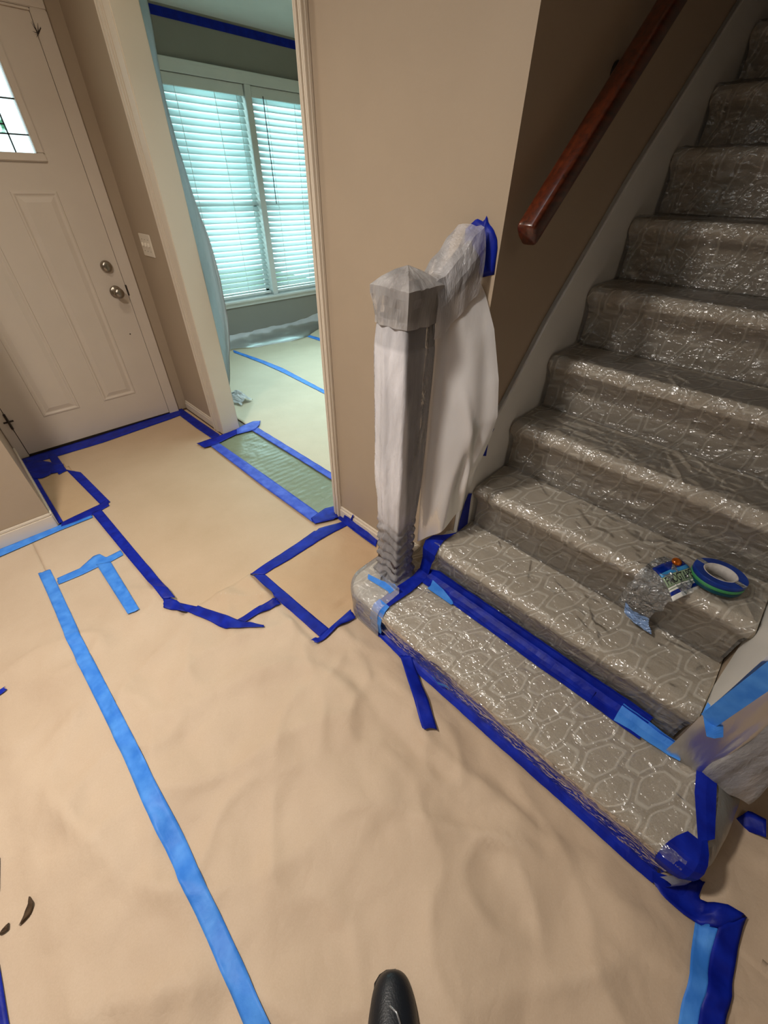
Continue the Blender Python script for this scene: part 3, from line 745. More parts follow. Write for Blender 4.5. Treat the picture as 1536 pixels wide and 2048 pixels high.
sheet('kraft_paper', [(.66, -2.2), (2.4, -2.2), (2.4, -.37), (.66, -.37)], .02, .0008, 'kraft', 'shaded brown kraft paper beyond the right end of the bottom step', 'paper')
sheet('kraft_paper', [(.11, 2.32), (.14, 1.42), (.30, 1.10), (.47, 1.09), (.50, 1.29), (1.025, 1.28), (1.035, 1.40), (.93, 1.42), (.91, 2.60), (1.03, 2.62), (1.03, YD-.024), (-.05, YD-.024), (-.05, 2.32)], .014, .0022, 'kraft_smooth', 'smooth brown kraft paper sheet leading to the front door', 'paper')
sheet('kraft_paper', [(.485, .80), (.70, .80), (.74, .885), (1.032, .885), (1.032, 1.30), (.485, 1.29)], .013, .0034, 'kraft_patch', 'square brown kraft paper patch beside the newel post', 'paper', extra=lambda x, y: .003*abs(noise.noise(Vector((x*9, y*9, 2)))))
sheet('kraft_paper', [(-.054, 2.33), (.165, 2.34), (.12, 2.95), (.04, 3.18), (-.054, 3.18)], .014, .0036, 'kraft_patch', 'small kraft paper patch in the corner left of the front door', 'paper', extra=lambda x, y: .002*abs(noise.noise(Vector((x*7, y*7, 5)))))
sheet('kraft_paper', [(1.235, 1.0), (4.8, 1.0), (4.8, YW-.03), (1.235, YW-.03)], .022, .0012, 'kraft_living', 'pale kraft paper covering the living room floor under the window', 'paper')
sheet('masking_film', [(.90, 1.39), (1.25, 1.39), (1.25, 2.62), (.90, 2.62)], .010, .0036, 'greenfilm', 'wrinkled grey green masking film across the doorway threshold', 'plastic film', extra=lambda x, y: .006*abs(noise.noise(Vector((x*7, y*4+x*3, 2))))+.003*abs(noise.noise(Vector((x*22, y*14, 2)))))

# ------------------------------------------------------------------ painter's tape
TP = {
'long': [[[-0.227,2.005],[-0.226,1.455],[-0.219,0.921],[-0.219,0.634],[-0.216,0.402],[-0.22,0.176],[-0.226,-0.62]],[[-0.181,1.999],[-0.181,1.41],[-0.172,0.882],[-0.17,0.621],[-0.173,0.37],[-0.178,0.135],[-0.182,-0.60]]] ,
'cross': [[[-0.175,1.911],[-0.082,1.907],[-0.01,1.951],[0.015,1.946],[0.029,1.898],[0.094,1.902]],[[-0.176,1.863],[-0.086,1.854],[-0.02,1.856],[0.002,1.843],[0.03,1.851],[0.095,1.858]]] ,
'stub': [[[-0.019,1.881],[-0.015,1.459]],[[0.035,1.851],[0.028,1.445]]] ,
'leftbase': [[[-1.30,2.318],[-0.323,2.318],[-0.062,2.32],[0.078,2.3]],[[-1.30,2.262],[-0.333,2.254],[-0.074,2.271],[0.079,2.269]]] ,
'alcx': [[[-0.054,2.335],[0.0,2.345],[0.139,2.365],[0.185,2.389]],[[-0.063,2.298],[-0.004,2.292],[0.092,2.292],[0.175,2.315]]] ,
'alcd': [[[0.103,2.891],[0.142,2.363]],[[0.16,2.797],[0.19,2.345]]] ,
'diag': [[[0.083,2.307],[0.118,1.429]],[[0.131,2.312],[0.161,1.407]]] ,
'low': [[[0.128,1.443],[0.203,1.321],[0.257,1.205],[0.298,1.109],[0.355,1.01]],[[0.102,1.39],[0.166,1.295],[0.212,1.183],[0.237,1.105],[0.349,1.001]]] ,
'thin': [[[0.293,1.117],[0.372,1.118],[0.468,1.105]],[[0.313,1.084],[0.382,1.079],[0.473,1.07]]] ,
'pleft': [[[0.463,1.304],[0.475,1.046],[0.487,0.82]],[[0.513,1.261],[0.525,1.037],[0.538,0.822]]] ,
'ptop': [[[0.465,1.307],[0.639,1.322],[0.876,1.342],[1.031,1.287]],[[0.513,1.261],[0.664,1.26],[0.824,1.266],[1.008,1.253]]] ,
'pbot': [[[0.448,0.821],[0.487,0.82],[0.543,0.824],[0.665,0.837]],[[0.459,0.797],[0.49,0.791],[0.528,0.79],[0.651,0.786]]] ,
'thf': [[[0.947,2.536],[0.961,1.92],[0.968,1.431]],[[0.886,2.537],[0.886,1.896],[0.897,1.412]]] ,
'thl': [[[0.833,2.63],[0.969,2.627],[1.136,2.628]],[[0.844,2.539],[0.917,2.526],[1.098,2.56]]] ,
'thl2': [[[1.14,2.635],[1.287,2.654],[1.331,2.62]],[[1.094,2.553],[1.225,2.523],[1.295,2.575]]] ,
'thb': [[[1.259,2.587],[1.267,2.089],[1.27,1.683]],[[1.204,2.564],[1.216,2.057],[1.222,1.624]]] ,
'thr': [[[0.908,1.435],[1.017,1.45],[1.075,1.425]],[[0.896,1.384],[0.961,1.355],[1.017,1.33]]] ,
'rbase': [[[1.053,1.39],[1.058,1.237],[1.064,1.074]],[[1.012,1.358],[1.003,1.191],[1.003,1.026]]] ,
'door': [[[-0.067,3.226],[-0.018,3.226],[0.395,3.229],[0.897,3.255],[1.0,3.263]],[[-0.071,3.09],[0.006,3.114],[0.373,3.102],[0.856,3.138],[0.943,3.151]]] ,
'rwall': [[[1.002,3.267],[1.006,2.951],[1.013,2.652]],[[0.938,3.167],[0.937,2.871],[0.947,2.613]]] ,
'alcy': [[[-0.070,3.195],[-0.070,2.774],[-0.064,2.331]],[[-0.045,3.079],[-0.047,2.718],[-0.046,2.34]]] ,
'alcc': [[[0.064,3.152],[0.056,2.859]],[[0.107,3.14],[0.105,2.873]]] ,
'alcdg': [[[-0.045,3.20],[0.010,3.13],[0.11,2.965]],[[-0.076,3.04],[-0.03,2.92],[0.085,2.875]]] ,
'alce': [[[-0.062,3.027],[-0.026,2.946],[0.028,2.935]],[[-0.066,2.909],[-0.025,2.877],[0.022,2.891]]] ,
'vee': [[[0.655,0.537],[0.572,0.409],[0.498,0.292]],[[0.686,0.506],[0.605,0.371],[0.532,0.258]]] ,
'rf1': [[[0.658,-0.369],[0.639,-0.399],[0.639,-0.445],[0.648,-0.48],[0.667,-0.514]],[[0.746,-0.467],[0.701,-0.467],[0.709,-0.488],[0.728,-0.515],[0.738,-0.554]]] ,
'rf2': [[[0.667,-0.509],[0.468,-0.515],[-0.20,-0.52]],[[0.738,-0.553],[0.51,-0.558],[-0.19,-0.565]]] ,
'rf3': [[[0.646,-0.473],[0.548,-0.478],[0.439,-0.486],[0.02,-0.50]],[[0.67,-0.512],[0.558,-0.516],[0.471,-0.518],[0.03,-0.535]]] ,
'flap': [[[0.962,-0.498],[1.004,-0.511],[0.994,-0.54]],[[0.959,-0.502],[0.953,-0.529],[0.955,-0.554]]] ,
'le1': [[[-0.80,1.442],[-0.433,1.435]],[[-0.80,1.394],[-0.433,1.417]]] ,
'le2': [[[-0.632,0.744],[-0.628,-0.35]],[[-0.577,0.683],[-0.576,-0.33]]] ,
'le3': [[[-0.61,1.04],[-0.61,0.80]],[[-0.54,0.89],[-0.553,0.806]]] ,
'lr1': [[[2.032,4.312],[2.092,3.801],[2.11,3.477],[2.063,2.726]],[[1.998,4.23],[2.037,3.751],[2.042,3.36],[2.016,2.681]]] ,
'lr2': [[[2.975,4.268],[3.006,3.94]],[[2.917,4.209],[2.934,3.851]]] ,
'step1tape_low': [[[0.682,0.82],[0.677,0.703],[0.661,0.534],[0.64,0.128],[0.655,-0.137],[0.656,-0.375]],[[0.709,0.831],[0.703,0.64],[0.695,0.483],[0.694,0.102],[0.709,-0.134],[0.724,-0.384]]] ,
'film': [[[1.094,2.584],[1.217,2.551],[1.242,1.649]],[[0.912,2.53],[0.917,2.526],[0.94,1.41]]] ,

}
tape_h = [0]
def strip(name, Lp, Rp, mat, label, off=.005, zf=None, res=.012, nw_=6, group=None, wav=.0006):
    Ls = sum((Vector(b)-Vector(a)).length for a, b in zip(Lp, Lp[1:])); n = max(6, int(Ls/res))
    cum = [0]
    for a, b in zip(Lp, Lp[1:]): cum.append(cum[-1]+(Vector(b)-Vector(a)).length)
    def along(P, t):
        k = len(P)-1; d = cum[-1]*t; i = 0
        while i < k-1 and cum[i+1] < d: i += 1
        s_ = (d-cum[i])/max(cum[i+1]-cum[i], 1e-9); return Vector(P[i]).lerp(Vector(P[i+1]), s_)
    rows = []
    k3 = len(Lp[0]) == 3
    for i in range(n+1):
        t = i/n; a = along(Lp, t); b = along(Rp, t); row = []
        if i in (0, n):     # torn, slightly ragged end
            pass
        for j in range(nw_+1):
            q = a.lerp(b, j/nw_)
            if not k3:
                z = hmax(q.x, q.y)+off+wav*noise.noise(Vector((q.x*40, q.y*40, 4)))
                if i in (0, n):
                    d = (along(Lp, .02)-along(Lp, 0)).normalized() if i == 0 else (along(Lp, 1)-along(Lp, .98)).normalized()
                    rr = random.uniform(-.003, .003); q = q+d*rr
                row.append((q.x, q.y, z))
            else: row.append(q)
        rows.append(row)
    bm = bmesh.new(); gridmesh(bm, rows); o = link(name, bm, mat, None, True, recalc=False)
    # make sure the sheet faces up
    solid(o, .0004, 0)
    return tag(o, label, 'tape', "painter's tape strips on the floor paper")
LB = {
 'long': ('lightblue', 'long light blue tape strip running down the left of the crumpled paper', .0035),
 'cross': ('lightblue', 'light blue tape strip lying crosswise at the head of the short stub', .0048),
 'stub': ('lightblue', 'short light blue tape stub hanging from the crosswise strip', .0060),
 'leftbase': ('lightblue', 'light blue tape strip along the left wall baseboard', .0062),
 'alcx': ('navy', 'dark blue tape strip under the small corner paper patch', .0072),
 'alcd': ('navy', 'dark blue tape strip slanting along the right side of the corner paper patch', .0070),
 'diag': ('navy', 'straight dark blue tape strip between corner patch and the crumpled paper', .0086),
 'low': ('navy', 'kinked dark blue tape strip on the near edge of the smooth paper', .0062),
 'thin': ('navy', 'thin dark blue tape strip joining the kinked strip to the square patch', .0072),
 'pleft': ('navy', 'dark blue tape strip on the near left side of the square patch', .0080),
 'ptop': ('navy', 'dark blue tape strip on the far side of the square patch', .0088),
 'pbot': ('navy', 'short dark blue tape strip ending at the bottom step, near side of the square patch', .0092),
 'thf': ('midblue', 'blue tape strip along the near side of the green threshold film', .0125),
 'thl': ('navy', 'dark blue tape piece below the left doorway post', .0150),
 'thl2': ('midblue', 'bright blue tape piece behind the left doorway post', .0165),
 'thb': ('midblue', 'blue tape strip along the far side of the green threshold film', .0140),
 'thr': ('navy', 'crumpled blue tape cluster at the foot of the right doorway trim', .0155),
 'rbase': ('navy', 'dark blue tape along the baseboard between doorway trim and newel post', .0100),
 'door': ('navy', 'dark blue tape strip along the foot of the front door', .0060),
 'rwall': ('navy', 'dark blue tape along the baseboard under the light switch', .0070),
 'alcy': ('navy', 'narrow dark blue tape strip along the alcove wall left of the door', .0080),
 'alcc': ('navy', 'short dark blue tape piece near the door, right of the corner tape tangle', .0082),
 'alcdg': ('navy', 'slanting dark blue tape piece in the middle of the corner tangle', .0092),
 'alce': ('navy', 'lowest dark blue tape piece of the tangle in the door corner', .0100),
 'vee': ('navy', 'loose dark blue tape tail pointing away from the bottom step', .0150),
 'rf1': ('navy', 'wide dark blue tape curving away from the right end of the bottom step', .0100),
 'rf2': ('navy', 'dark blue tape strip running to the lower right frame edge', .0115),
 'rf3': ('lightblue', 'light blue tape strip beside the dark one in the lower right corner', .0090),
 'le1': ('navy', 'tape end poking in at the left frame edge, highest of three', .0050),
 'le3': ('navy', 'tape sliver at the left frame edge, middle one of three', .0050),
 'le2': ('navy', 'tape strip entering at the bottom left frame corner', .0050),
 'lr1': ('lightblue', 'long bright blue tape strip across the living room floor paper', .0050),
 'lr2': ('lightblue', 'short bright blue tape strip in the living room near the right doorway trim', .0050),
}
for k, (mt, lab, off) in LB.items():
    if k in ('rwall', 'door'):
        pass
    Lp, Rp = TP[k]; strip('painters_tape', Lp, Rp, mt, lab, off, res=.01 if len(Lp) > 2 else .012)
# curled tape flap beyond the stair end
Lf, Rf = TP['flap']; rows = []
bm = bmesh.new(); A = resamp([(.962, -.497, .012), (1.0, -.512, .045), (.998, -.545, .060)], 10); B = resamp([(.955, -.505, .010), (.957, -.532, .020), (.955, -.556, .050)], 10)
gridmesh(bm, [[a.lerp(b, j/3) for j in range(4)] for a, b in zip(A, B)]); o = link('painters_tape', bm, 'navy', None, True); solid(o, .0006, 0); tag(o, 'curled dark tape flap standing up beyond the right stair end', 'tape')

def surf(label, rows, mat, nsub=6, parent=None, wav=.0):
    """rows: list of cross rows (each a list of 3D points); interpolated lengthwise"""
    bm = bmesh.new(); out = []
    for a, b in zip(rows, rows[1:]):
        for s in range(nsub):
            out.append([Vector(p).lerp(Vector(q), s/nsub) for p, q in zip(a, b)])
    out.append([Vector(p) for p in rows[-1]])
    for i, r in enumerate(out):
        for j, p in enumerate(r):
            if wav: p.z += wav*noise.noise(p*35); p.x -= abs(wav*noise.noise(p*28+Vector((5, 0, 0))))
    gridmesh(bm, out); o = link('painters_tape', bm, mat, None, False, recalc=False); solid(o, .0006, 0); return tag(o, label, 'tape', "painter's tape pieces on the steps and walls")
# long strip: floor -> foot of the bottom riser
fl = [(.640, .800), (.655, .84)]
rows = []
for y in [ -.375, -.30, -.15, .0, .128, .25, .40, .50, .60, .70, .775]:
    b = .006*noise.noise(Vector((y*9, 0, 0))); c_ = .004*noise.noise(Vector((y*30, 1, 0)))
    x0 = .648+b*.6 if y < .45 else .648+(y-.45)*.05+b
    zz = hfun(x0, y)+.012
    rows.append([(x0, y, zz), (.668, y, max(.012, zz)+c_), (.6895, y, .020+abs(c_)), (.6915, y, .030+b), (.6885, y, .046+b)])
rows += [[(.695, .835, .014), (.705, .832, .016), (.716, .828, .02), (.722, .822, .03), (.722, .818, .044)], [(.735, .868, .014), (.742, .86, .016), (.75, .855, .02), (.753, .85, .03), (.753, .846, .044)]]
surf('long dark blue tape strip sealing the foot of the bottom step', rows, 'navy', 8, wav=.002)
# riser two tape: two overlapping strips
rows = []
ys = [.655, .60, .50, .40, .30, .167, .05, -.05, -.14, -.20]
def r2row(y, lo, hi, e=0.): return [(lo, y, ZT[0]+.0105+e), ((lo+.93)/2+.005, y, ZT[0]+.013+e+.002*noise.noise(Vector((y*20, 0, 0)))), (.918, y, ZT[0]+.0145+e), (.937-e, y, ZT[0]+.024+e), (.942-e, y, hi-.012), (.940-e, y, hi)]
rows = [r2row(y, .884+.004*noise.noise(Vector((y*15, 2, 0))), .228+.004*noise.noise(Vector((y*12, 3, 0)))-(.03 if y > .62 else 0)) for y in ys]
surf('broad dark blue tape band in the crease behind the bottom tread', rows, 'navy', 8, wav=.002)
rows = [[(.897-.006*i, y, ZT[0]+.0135+.001*i) for i in (0,)]+[(.912, y, ZT[0]+.018+.004*noise.noise(Vector((y*25, 7, 0)))), (.925, y, ZT[0]+.027)] for y in (.52, .40, .27, .15, .05, -.05)]
surf('folded second dark blue tape ridge riding on the broad band', rows, 'navy', 8, wav=.004)
rows = [r2row(y, lo, hi, .0025) for y, lo, hi in ((-.125, .884, .205), (-.17, .892, .204), (-.22, .892, .200), (-.27, .896, .196), (-.30, .902, .178))]
surf('lighter blue tape end at the right of the broad stair band', rows, 'lightblue', 6, wav=.002)
rows = [[(.872, .600, ZT[0]+.014), (.890, .598, ZT[0]+.015), (.918, .61, ZT[0]+.018)], [(.874, .54, ZT[0]+.014), (.890, .54, ZT[0]+.015), (.910, .55, ZT[0]+.018)], [(.876, .485, ZT[0]+.013), (.884, .48, ZT[0]+.014), (.892, .49, ZT[0]+.015)]]
surf('light blue tape piece at the left start of the broad stair band', rows, 'lightblue', 6)
# strip across the bottom step beside the newel
z = ZT[0]+.0125
rows = [[(.697, .694, z-.002), (.698, .67, z-.002), (.699, .646, z-.002)], [(.776, .693, z), (.795, .664, z+.001), (.815, .634, z)], [(.882, .684, z), (.892, .660, z+.001), (.905, .637, z)], [(.925, .690, z+.008), (.927, .668, z+.008), (.928, .645, z+.008)]]
surf('dark blue tape across the bottom tread beside the left newel post', rows, 'navy', 10)
rows = [[(.927, .688, z+.004), (.925, .665, z+.004), (.925, .640, z+.004)], [(.934, .684, .25), (.932, .660, .25), (.932, .634, .25)], [(.924, .680, .300), (.920, .655, .300), (.920, .615, .300)], [(.918, .676, .322), (.915, .655, .322), (.915, .612, .322)], [(.930, .676, .352), (.930, .655, .355), (.932, .612, .353)], [(.965, .676, .360), (.965, .655, .362), (.967, .618, .362)], [(1.035, .670, .360), (1.04, .645, .364), (1.042, .612, .363)], [(1.085, .668, .362), (1.10, .640, .366), (1.115, .612, .364)]]
for r in rows[5:]:
    for j, p in enumerate(r): r[j] = (min(p[0], 1.12), min(p[1], .668 if p[0] < 1.035 else .612), p[2])
surf('dark blue tape climbing over the left end of the second step', rows, 'navy', 8)
rows = [[(1.052, .6145, .362), (1.09, .6140, .362), (1.118, .6140, .362)], [(1.058, .6145, .43), (1.09, .6140, .43), (1.112, .6140, .43)], [(1.070, .6145, .50), (1.09, .6140, .50), (1.106, .6140, .50)], [(1.085, .6145, .53), (1.097, .6140, .525), (1.108, .6140, .52)]]
surf('dark blue tape on the skirt board at the third riser', rows, 'navy', 6)
rows = [[(.700, .696, z+.001), (.700, .67, z+.001), (.700, .643, z+.001)], [(.672, .698, z-.005), (.672, .672, z-.005), (.674, .640, z-.005)], [(.656, .700, .140), (.656, .675, .140), (.656, .640, .140)], [(.654, .702, .10), (.654, .678, .10), (.654, .643, .10)], [(.662, .706, .055), (.662, .680, .055), (.662, .645, .055)], [(.664, .708, .028), (.664, .680, .028), (.664, .650, .030)]]
surf('light blue tape folded over the nose of the bottom step near the newel post', rows, 'lightblue', 6)
rows = [[(.735, .800, ZT[0]+.016), (.752, .815, ZT[0]+.020)], [(.742, .745, ZT[0]+.016), (.765, .75, ZT[0]+.022)], [(.748, .70, ZT[0]+.016), (.790, .700, ZT[0]+.022)], [(.745, .685, ZT[0]+.015), (.785, .682, ZT[0]+.018)]]
surf('small bright blue tape piece at the foot of the left newel wrapping', rows, 'lightblue', 6)
# blue ring and tail at the rail rosette
def pad(name, outline, plane, off, mat, label, bulge=.0, n_in=5):
    """flat taped patch with an irregular outline; plane maps (a, b, depth) -> xyz"""
    bm = bmesh.new(); cx = sum(p[0] for p in outline)/len(outline); cy = sum(p[1] for p in outline)/len(outline)
    P = [Vector((p[0], p[1], 0)) for p in outline]+[Vector((outline[0][0], outline[0][1], 0))]; P = resamp(P, 48); rings = []
    for k in range(n_in+1):
        s = 1-k/n_in*.98
        rings.append([bm.verts.new(plane(cx+(p.x-cx)*s, cy+(p.y-cy)*s, off+bulge*math.sin((1-s)*math.pi/2)+.0012*abs(noise.noise(Vector((p.x*60, p.y*60, s*4)))))) for p in P[:-1]])
    n = len(rings[0])
    for a, b in zip(rings, rings[1:]):
        for k in range(n): bm.faces.new((a[k], a[(k+1) % n], b[(k+1) % n], b[k]))
    bm.faces.new(rings[-1]); o = link(name, bm, mat, None, True); solid(o, .0006, 0); return tag(o, label, 'tape', "painter's tape pieces on the steps and walls")
wallp = lambda y, z, d: (WX-d, y, z)
pad('painters_tape', [(.742, 1.335), (.712, 1.358), (.690, 1.352), (.684, 1.366), (.676, 1.350), (.660, 1.340), (.645, 1.321), (.639, 1.300), (.6385, 1.28), (.6365, 1.244), (.674, 1.233), (.690, 1.25), (.72, 1.262), (.741, 1.30)], wallp, .001, 'navy', 'dark blue tape patch on the wall where the short rail ends', .014)
skp = lambda x, z, d: (x, YS-.015-d, z)
pad('painters_tape', [(1.183, .764), (1.158, .755), (1.128, .745), (1.118, .72), (1.108, .690), (1.135, .672), (1.163, .659), (1.158, .728)], skp, .0008, 'navy', 'small dark blue tape scrap on the skirt board behind the plastic panel', .001)
bbp = lambda y, z, d: (WX-.013-d, y, z)
pad('painters_tape', [(1.262, .02), (1.250, .05), (1.228, .095), (1.222, .094), (1.232, .06), (1.240, .02)], bbp, .0025, 'navy', 'tiny dark tape tab standing on the baseboard by the square patch', .002)
# right end of bottom step
z = ZT[0]+.0085
rows = [[(.925, -.338, z+.003), (.945, -.362, z+.004), (.962, -.380, z+.003)], [(.85, -.352, z), (.86, -.375, z+.002), (.87, -.398, z)], [(.735, -.388, z), (.755, -.402, z), (.775, -.416, z-.002)]]
surf('dark blue tape strip along the right end of the bottom tread', rows, 'navy', 10)
rows = []
for (x, zz, y0, y1) in ((.742, .1765, -.362, -.400), (.712, .1765, -.345, -.410), (.688, .174, -.335, -.414), (.670, .164, -.330, -.415), (.658, .148, -.330, -.413), (.654, .132, -.332, -.410), (.655, .114, -.336, -.404), (.662, .094, -.342, -.396), (.672, .076, -.350, -.384)):
    rows.append([(x+(.016 if j == 5 else .003 if j == 4 else 0), y0+(y1-y0)*j/5-(.003 if j == 5 else 0), zz-(.003 if j == 5 else 0)) for j in range(6)])
surf('dark blue tape patch wrapping the front right corner of the bottom step', rows, 'navy', 6)
rows = [[(.668, -.362, .030), (.690, -.40, .028), (.735, -.42, .028)], [(.655, -.372, .016), (.680, -.425, .016), (.745, -.455, .018)], [(.650, -.385, .010), (.680, -.45, .010), (.748, -.475, .012)]]
surf('dark blue tape tucked under the white plastic at the front right stair corner', rows, 'navy', 6)
# bright tape on front edge of right stringer
rows = [[(.912, -.257-.002*k, .385+.07*k), (.9115, -.276-.002*k, .378+.07*k), (.911, -.294-.003*k, .366+.07*k)] for k in range(8)]
surf('bright blue tape down the front edge of the white right stair panel', rows, 'lightblue', 6)
rows = [[(.930, -.262, .372), (.948, -.263, .372), (.965, -.263, .378)], [(.895, -.275, .372), (.905, -.29, .375), (.94, -.30, .385)], [(.872, -.285, .37), (.88, -.30, .37), (.90, -.315, .37)]]
surf('bright blue tape wad where the right stair panel meets the second step', rows, 'lightblue', 6)
rows = [[(.660, .388, .055), (.664, .376, .048)], [(.652, .36, .062), (.655, .352, .050)], [(.664, .325, .066), (.666, .322, .056)], [(.668, .315, .055), (.668, .312, .050)]]
surf('small bright curl of tape sticking up at the foot of the bottom step', rows, 'lightblue', 6)
rows = [[(1.975, YW-.003, 2.425-.003), (1.975, YW-.003, 2.368)], [(5.0, YW-.003, 2.422), (5.0, YW-.003, 2.365)]]
rows[0] = [(1.2, YW-.003, 2.425), (1.2, YW-.003, 2.375)]
surf('dark blue tape line along the top of the living room window wall', rows, 'navy', 30)

# ------------------------------------------------------------------ tape roll and wrapper on the third step
RC = Vector((1.213, -.143, ZT[2]+.010))
tr_ = thing('tape_roll', 'roll of blue painters tape with green edge lying on the third step', 'tape roll', tuple(RC))
def rot(o, loc, eul):
    o.matrix_parent_inverse = Matrix.Identity(4); o.location = loc; o.rotation_euler = eul
def ringmesh(name, r0, r1, z0, z1, mat, seg=56):
    bm = bmesh.new(); pr = [(r0, z0), (r1-.0015, z0), (r1, z0+.0015), (r1, z1-.0015), (r1-.0015, z1), (r0, z1)]; rings = []
    for r, z in pr: rings.append([bm.verts.new((r*math.cos(2*math.pi*k/seg), r*math.sin(2*math.pi*k/seg), z)) for k in range(seg)])
    rings.append(rings[0])
    for a, b in zip(rings, rings[1:]):
        for k in range(seg): bm.faces.new((a[k], a[(k+1) % seg], b[(k+1) % seg], b[k]))
    o = link(name, bm, mat, tr_, False); rot(o, (0, 0, 0), (R(-3), R(5), 0)); 
    for p in o.data.polygons: p.use_smooth = abs(p.normal.z) < .5
    return o
M['navyroll'] = mat_tape('deep_blue_tape_roll', s2l(18, 46, 120), s2l(26, 60, 148), .3)
M['greenroll'] = mat_tape('green_tape_roll', s2l(58, 132, 82), s2l(80, 156, 102), .35)
M['tealroll'] = mat_tape('dark_teal_tape_roll', s2l(14, 60, 74), s2l(20, 76, 92), .35)
ringmesh('cardboard_core', .0385, .0415, .001, .037, 'core')
ringmesh('tape_band', .0415, .0640, .022, .037, 'navyroll')
tag(ringmesh('tape_band', .0415, .0645, .012, .022, 'greenroll'), 'green tape band')
tag(ringmesh('tape_band', .0415, .0635, .001, .012, 'tealroll'), 'dark teal tape band')
for a in (1.2, 4.3):
    bm = bmesh.new(); prism(bm, [(.0405*math.cos(a-.2), .0405*math.sin(a-.2), .0373), (.0652*math.cos(a-.13), .0652*math.sin(a-.13), .0373), (.0652*math.cos(a+.13), .0652*math.sin(a+.13), .0373), (.0405*math.cos(a+.2), .0405*math.sin(a+.2), .0373)], (0, 0, .0005))
    rot(link('clear_strap', bm, 'clear', tr_), (0, 0, 0), (R(-3), R(5), 0))
wr = thing('tape_wrapper', 'crumpled clear tape wrapper with blue label and orange sticker beside the tape roll', 'wrapper', (1.14, -.03, ZT[2]+.01))
def crumple(name, rows, mat, amp, seed, parent=wr, sub=4, smooth=False):
    out = []
    R_ = [resamp(r, 16) for r in rows]
    for a, b in zip(R_, R_[1:]):
        for s in range(sub): out.append([p.lerp(q, s/sub) for p, q in zip(a, b)])
    out.append(R_[-1])
    for r in out:
        for p in r:
            d = Vector((noise.noise(p*42+Vector((seed, 0, 0))), noise.noise(p*42+Vector((0, seed, 9))), noise.noise(p*42+Vector((4, 0, seed)))))*amp; d.z = abs(d.z); d.x = -abs(d.x); p += d
    bm = bmesh.new(); gridmesh(bm, out); o = link(name, bm, mat, parent, smooth); solid(o, .0003, 0); return o
zt = ZT[2]+.012
crumple('clear_bag', [[(1.225, -.010, zt), (1.225, -.05, zt+.006), (1.215, -.095, zt)], [(1.17, .012, zt), (1.17, -.04, zt+.022), (1.165, -.10, zt)], [(1.118, .022, zt-.004), (1.115, -.035, zt+.016), (1.112, -.098, zt-.006)], [(1.095, .030, .50), (1.092, -.02, .50), (1.095, -.075, .49)], [(1.100, .030, .41), (1.095, -.01, .405), (1.098, -.055, .40)]], 'clear', .012, 3.)
crumple('blue_film_tail', [[(1.098, .014, .425), (1.088, -.020, .420), (1.094, -.060, .415)], [(1.088, .000, .395), (1.080, -.03, .385), (1.086, -.088, .372)]], 'bluefilm', .006, 8.)
# label: blue / green / grey bands on a gently curved patch
def labpt(s, t):      # s along text (towards +x/-y), t across
    base = Vector((1.118, -.006, zt+.012)); a = Vector((.092, -.043, .012)); b = Vector((-.040, -.070, -.030))
    p = base+a*s+b*t; p.z += .010*math.sin(t*math.pi)+.004*math.sin(s*5); return p
M['lab_blue'] = mat_simple('label_blue_film', s2l(10, 46, 150), .12, var=.25, nscale=60)
M['lab_sky'] = mat_simple('label_sky_blue_film', s2l(60, 150, 215), .15, var=.15, nscale=60)
M['lab_green'] = mat_simple('label_pale_green_film', s2l(150, 172, 140), .2, var=.1, nscale=60)
M['lab_white'] = mat_simple('label_white_print', s2l(240, 240, 235), .2, var=.02)
M['lab_ink'] = mat_simple('label_black_print', s2l(18, 24, 26), .3, var=.02)
for (nm, t0, t1, mt, e) in (('label_band', -.10, .30, 'lab_blue', 0), ('label_band', .22, .36, 'lab_sky', .0008), ('label_band', .34, .72, 'lab_green', .0004), ('label_band', .72, .76, 'lab_white', .0008), ('label_band', .76, .79, 'lab_green', .0004), ('label_band', .79, .84, 'lab_white', .0008), ('label_band', .84, .95, 'lab_blue', .0004), ('label_band', .95, 1.08, 'lab_white', .0004)):
    bm = bmesh.new(); gridmesh(bm, [[labpt(s/10, t0+(t1-t0)*j/4)+Vector((0, 0, e)) for j in range(5)] for s in range(11)]); o = link(nm, bm, mt, wr, True); solid(o, .0003, 0)
fc = bpy.data.curves.new('label_text', 'FONT'); fc.body = 'FROGTAPE'; fc.size = .021; fc.extrude = .0002; fc.align_x = 'CENTER'
tmp = bpy.data.objects.new('tmp', fc); COL.objects.link(tmp); dg = bpy.context.evaluated_depsgraph_get(); me = bpy.data.meshes.new_from_object(tmp.evaluated_get(dg)); bpy.data.objects.remove(tmp)
for v in me.vertices:
    s = .5+v.co.x/.110; t = .66-v.co.y/.055; q = labpt(s, t); v.co = (q.x, q.y, q.z+.0012+v.co.z)
me.materials.append(M['lab_ink']); o = bpy.data.objects.new('label_text', me); COL.objects.link(o); o.parent = wr; o.matrix_parent_inverse = Matrix.Translation(-Vector(wr.location))
bm = bmesh.new(); lathe(bm, [(.013, 0), (.0135, .002), (.012, .006), (.006, .009)], labpt(.78, .02)+Vector((0, 0, .002)), (-.3, -.2, 1), 18); link('round_sticker', bm, 'orange', wr, True)

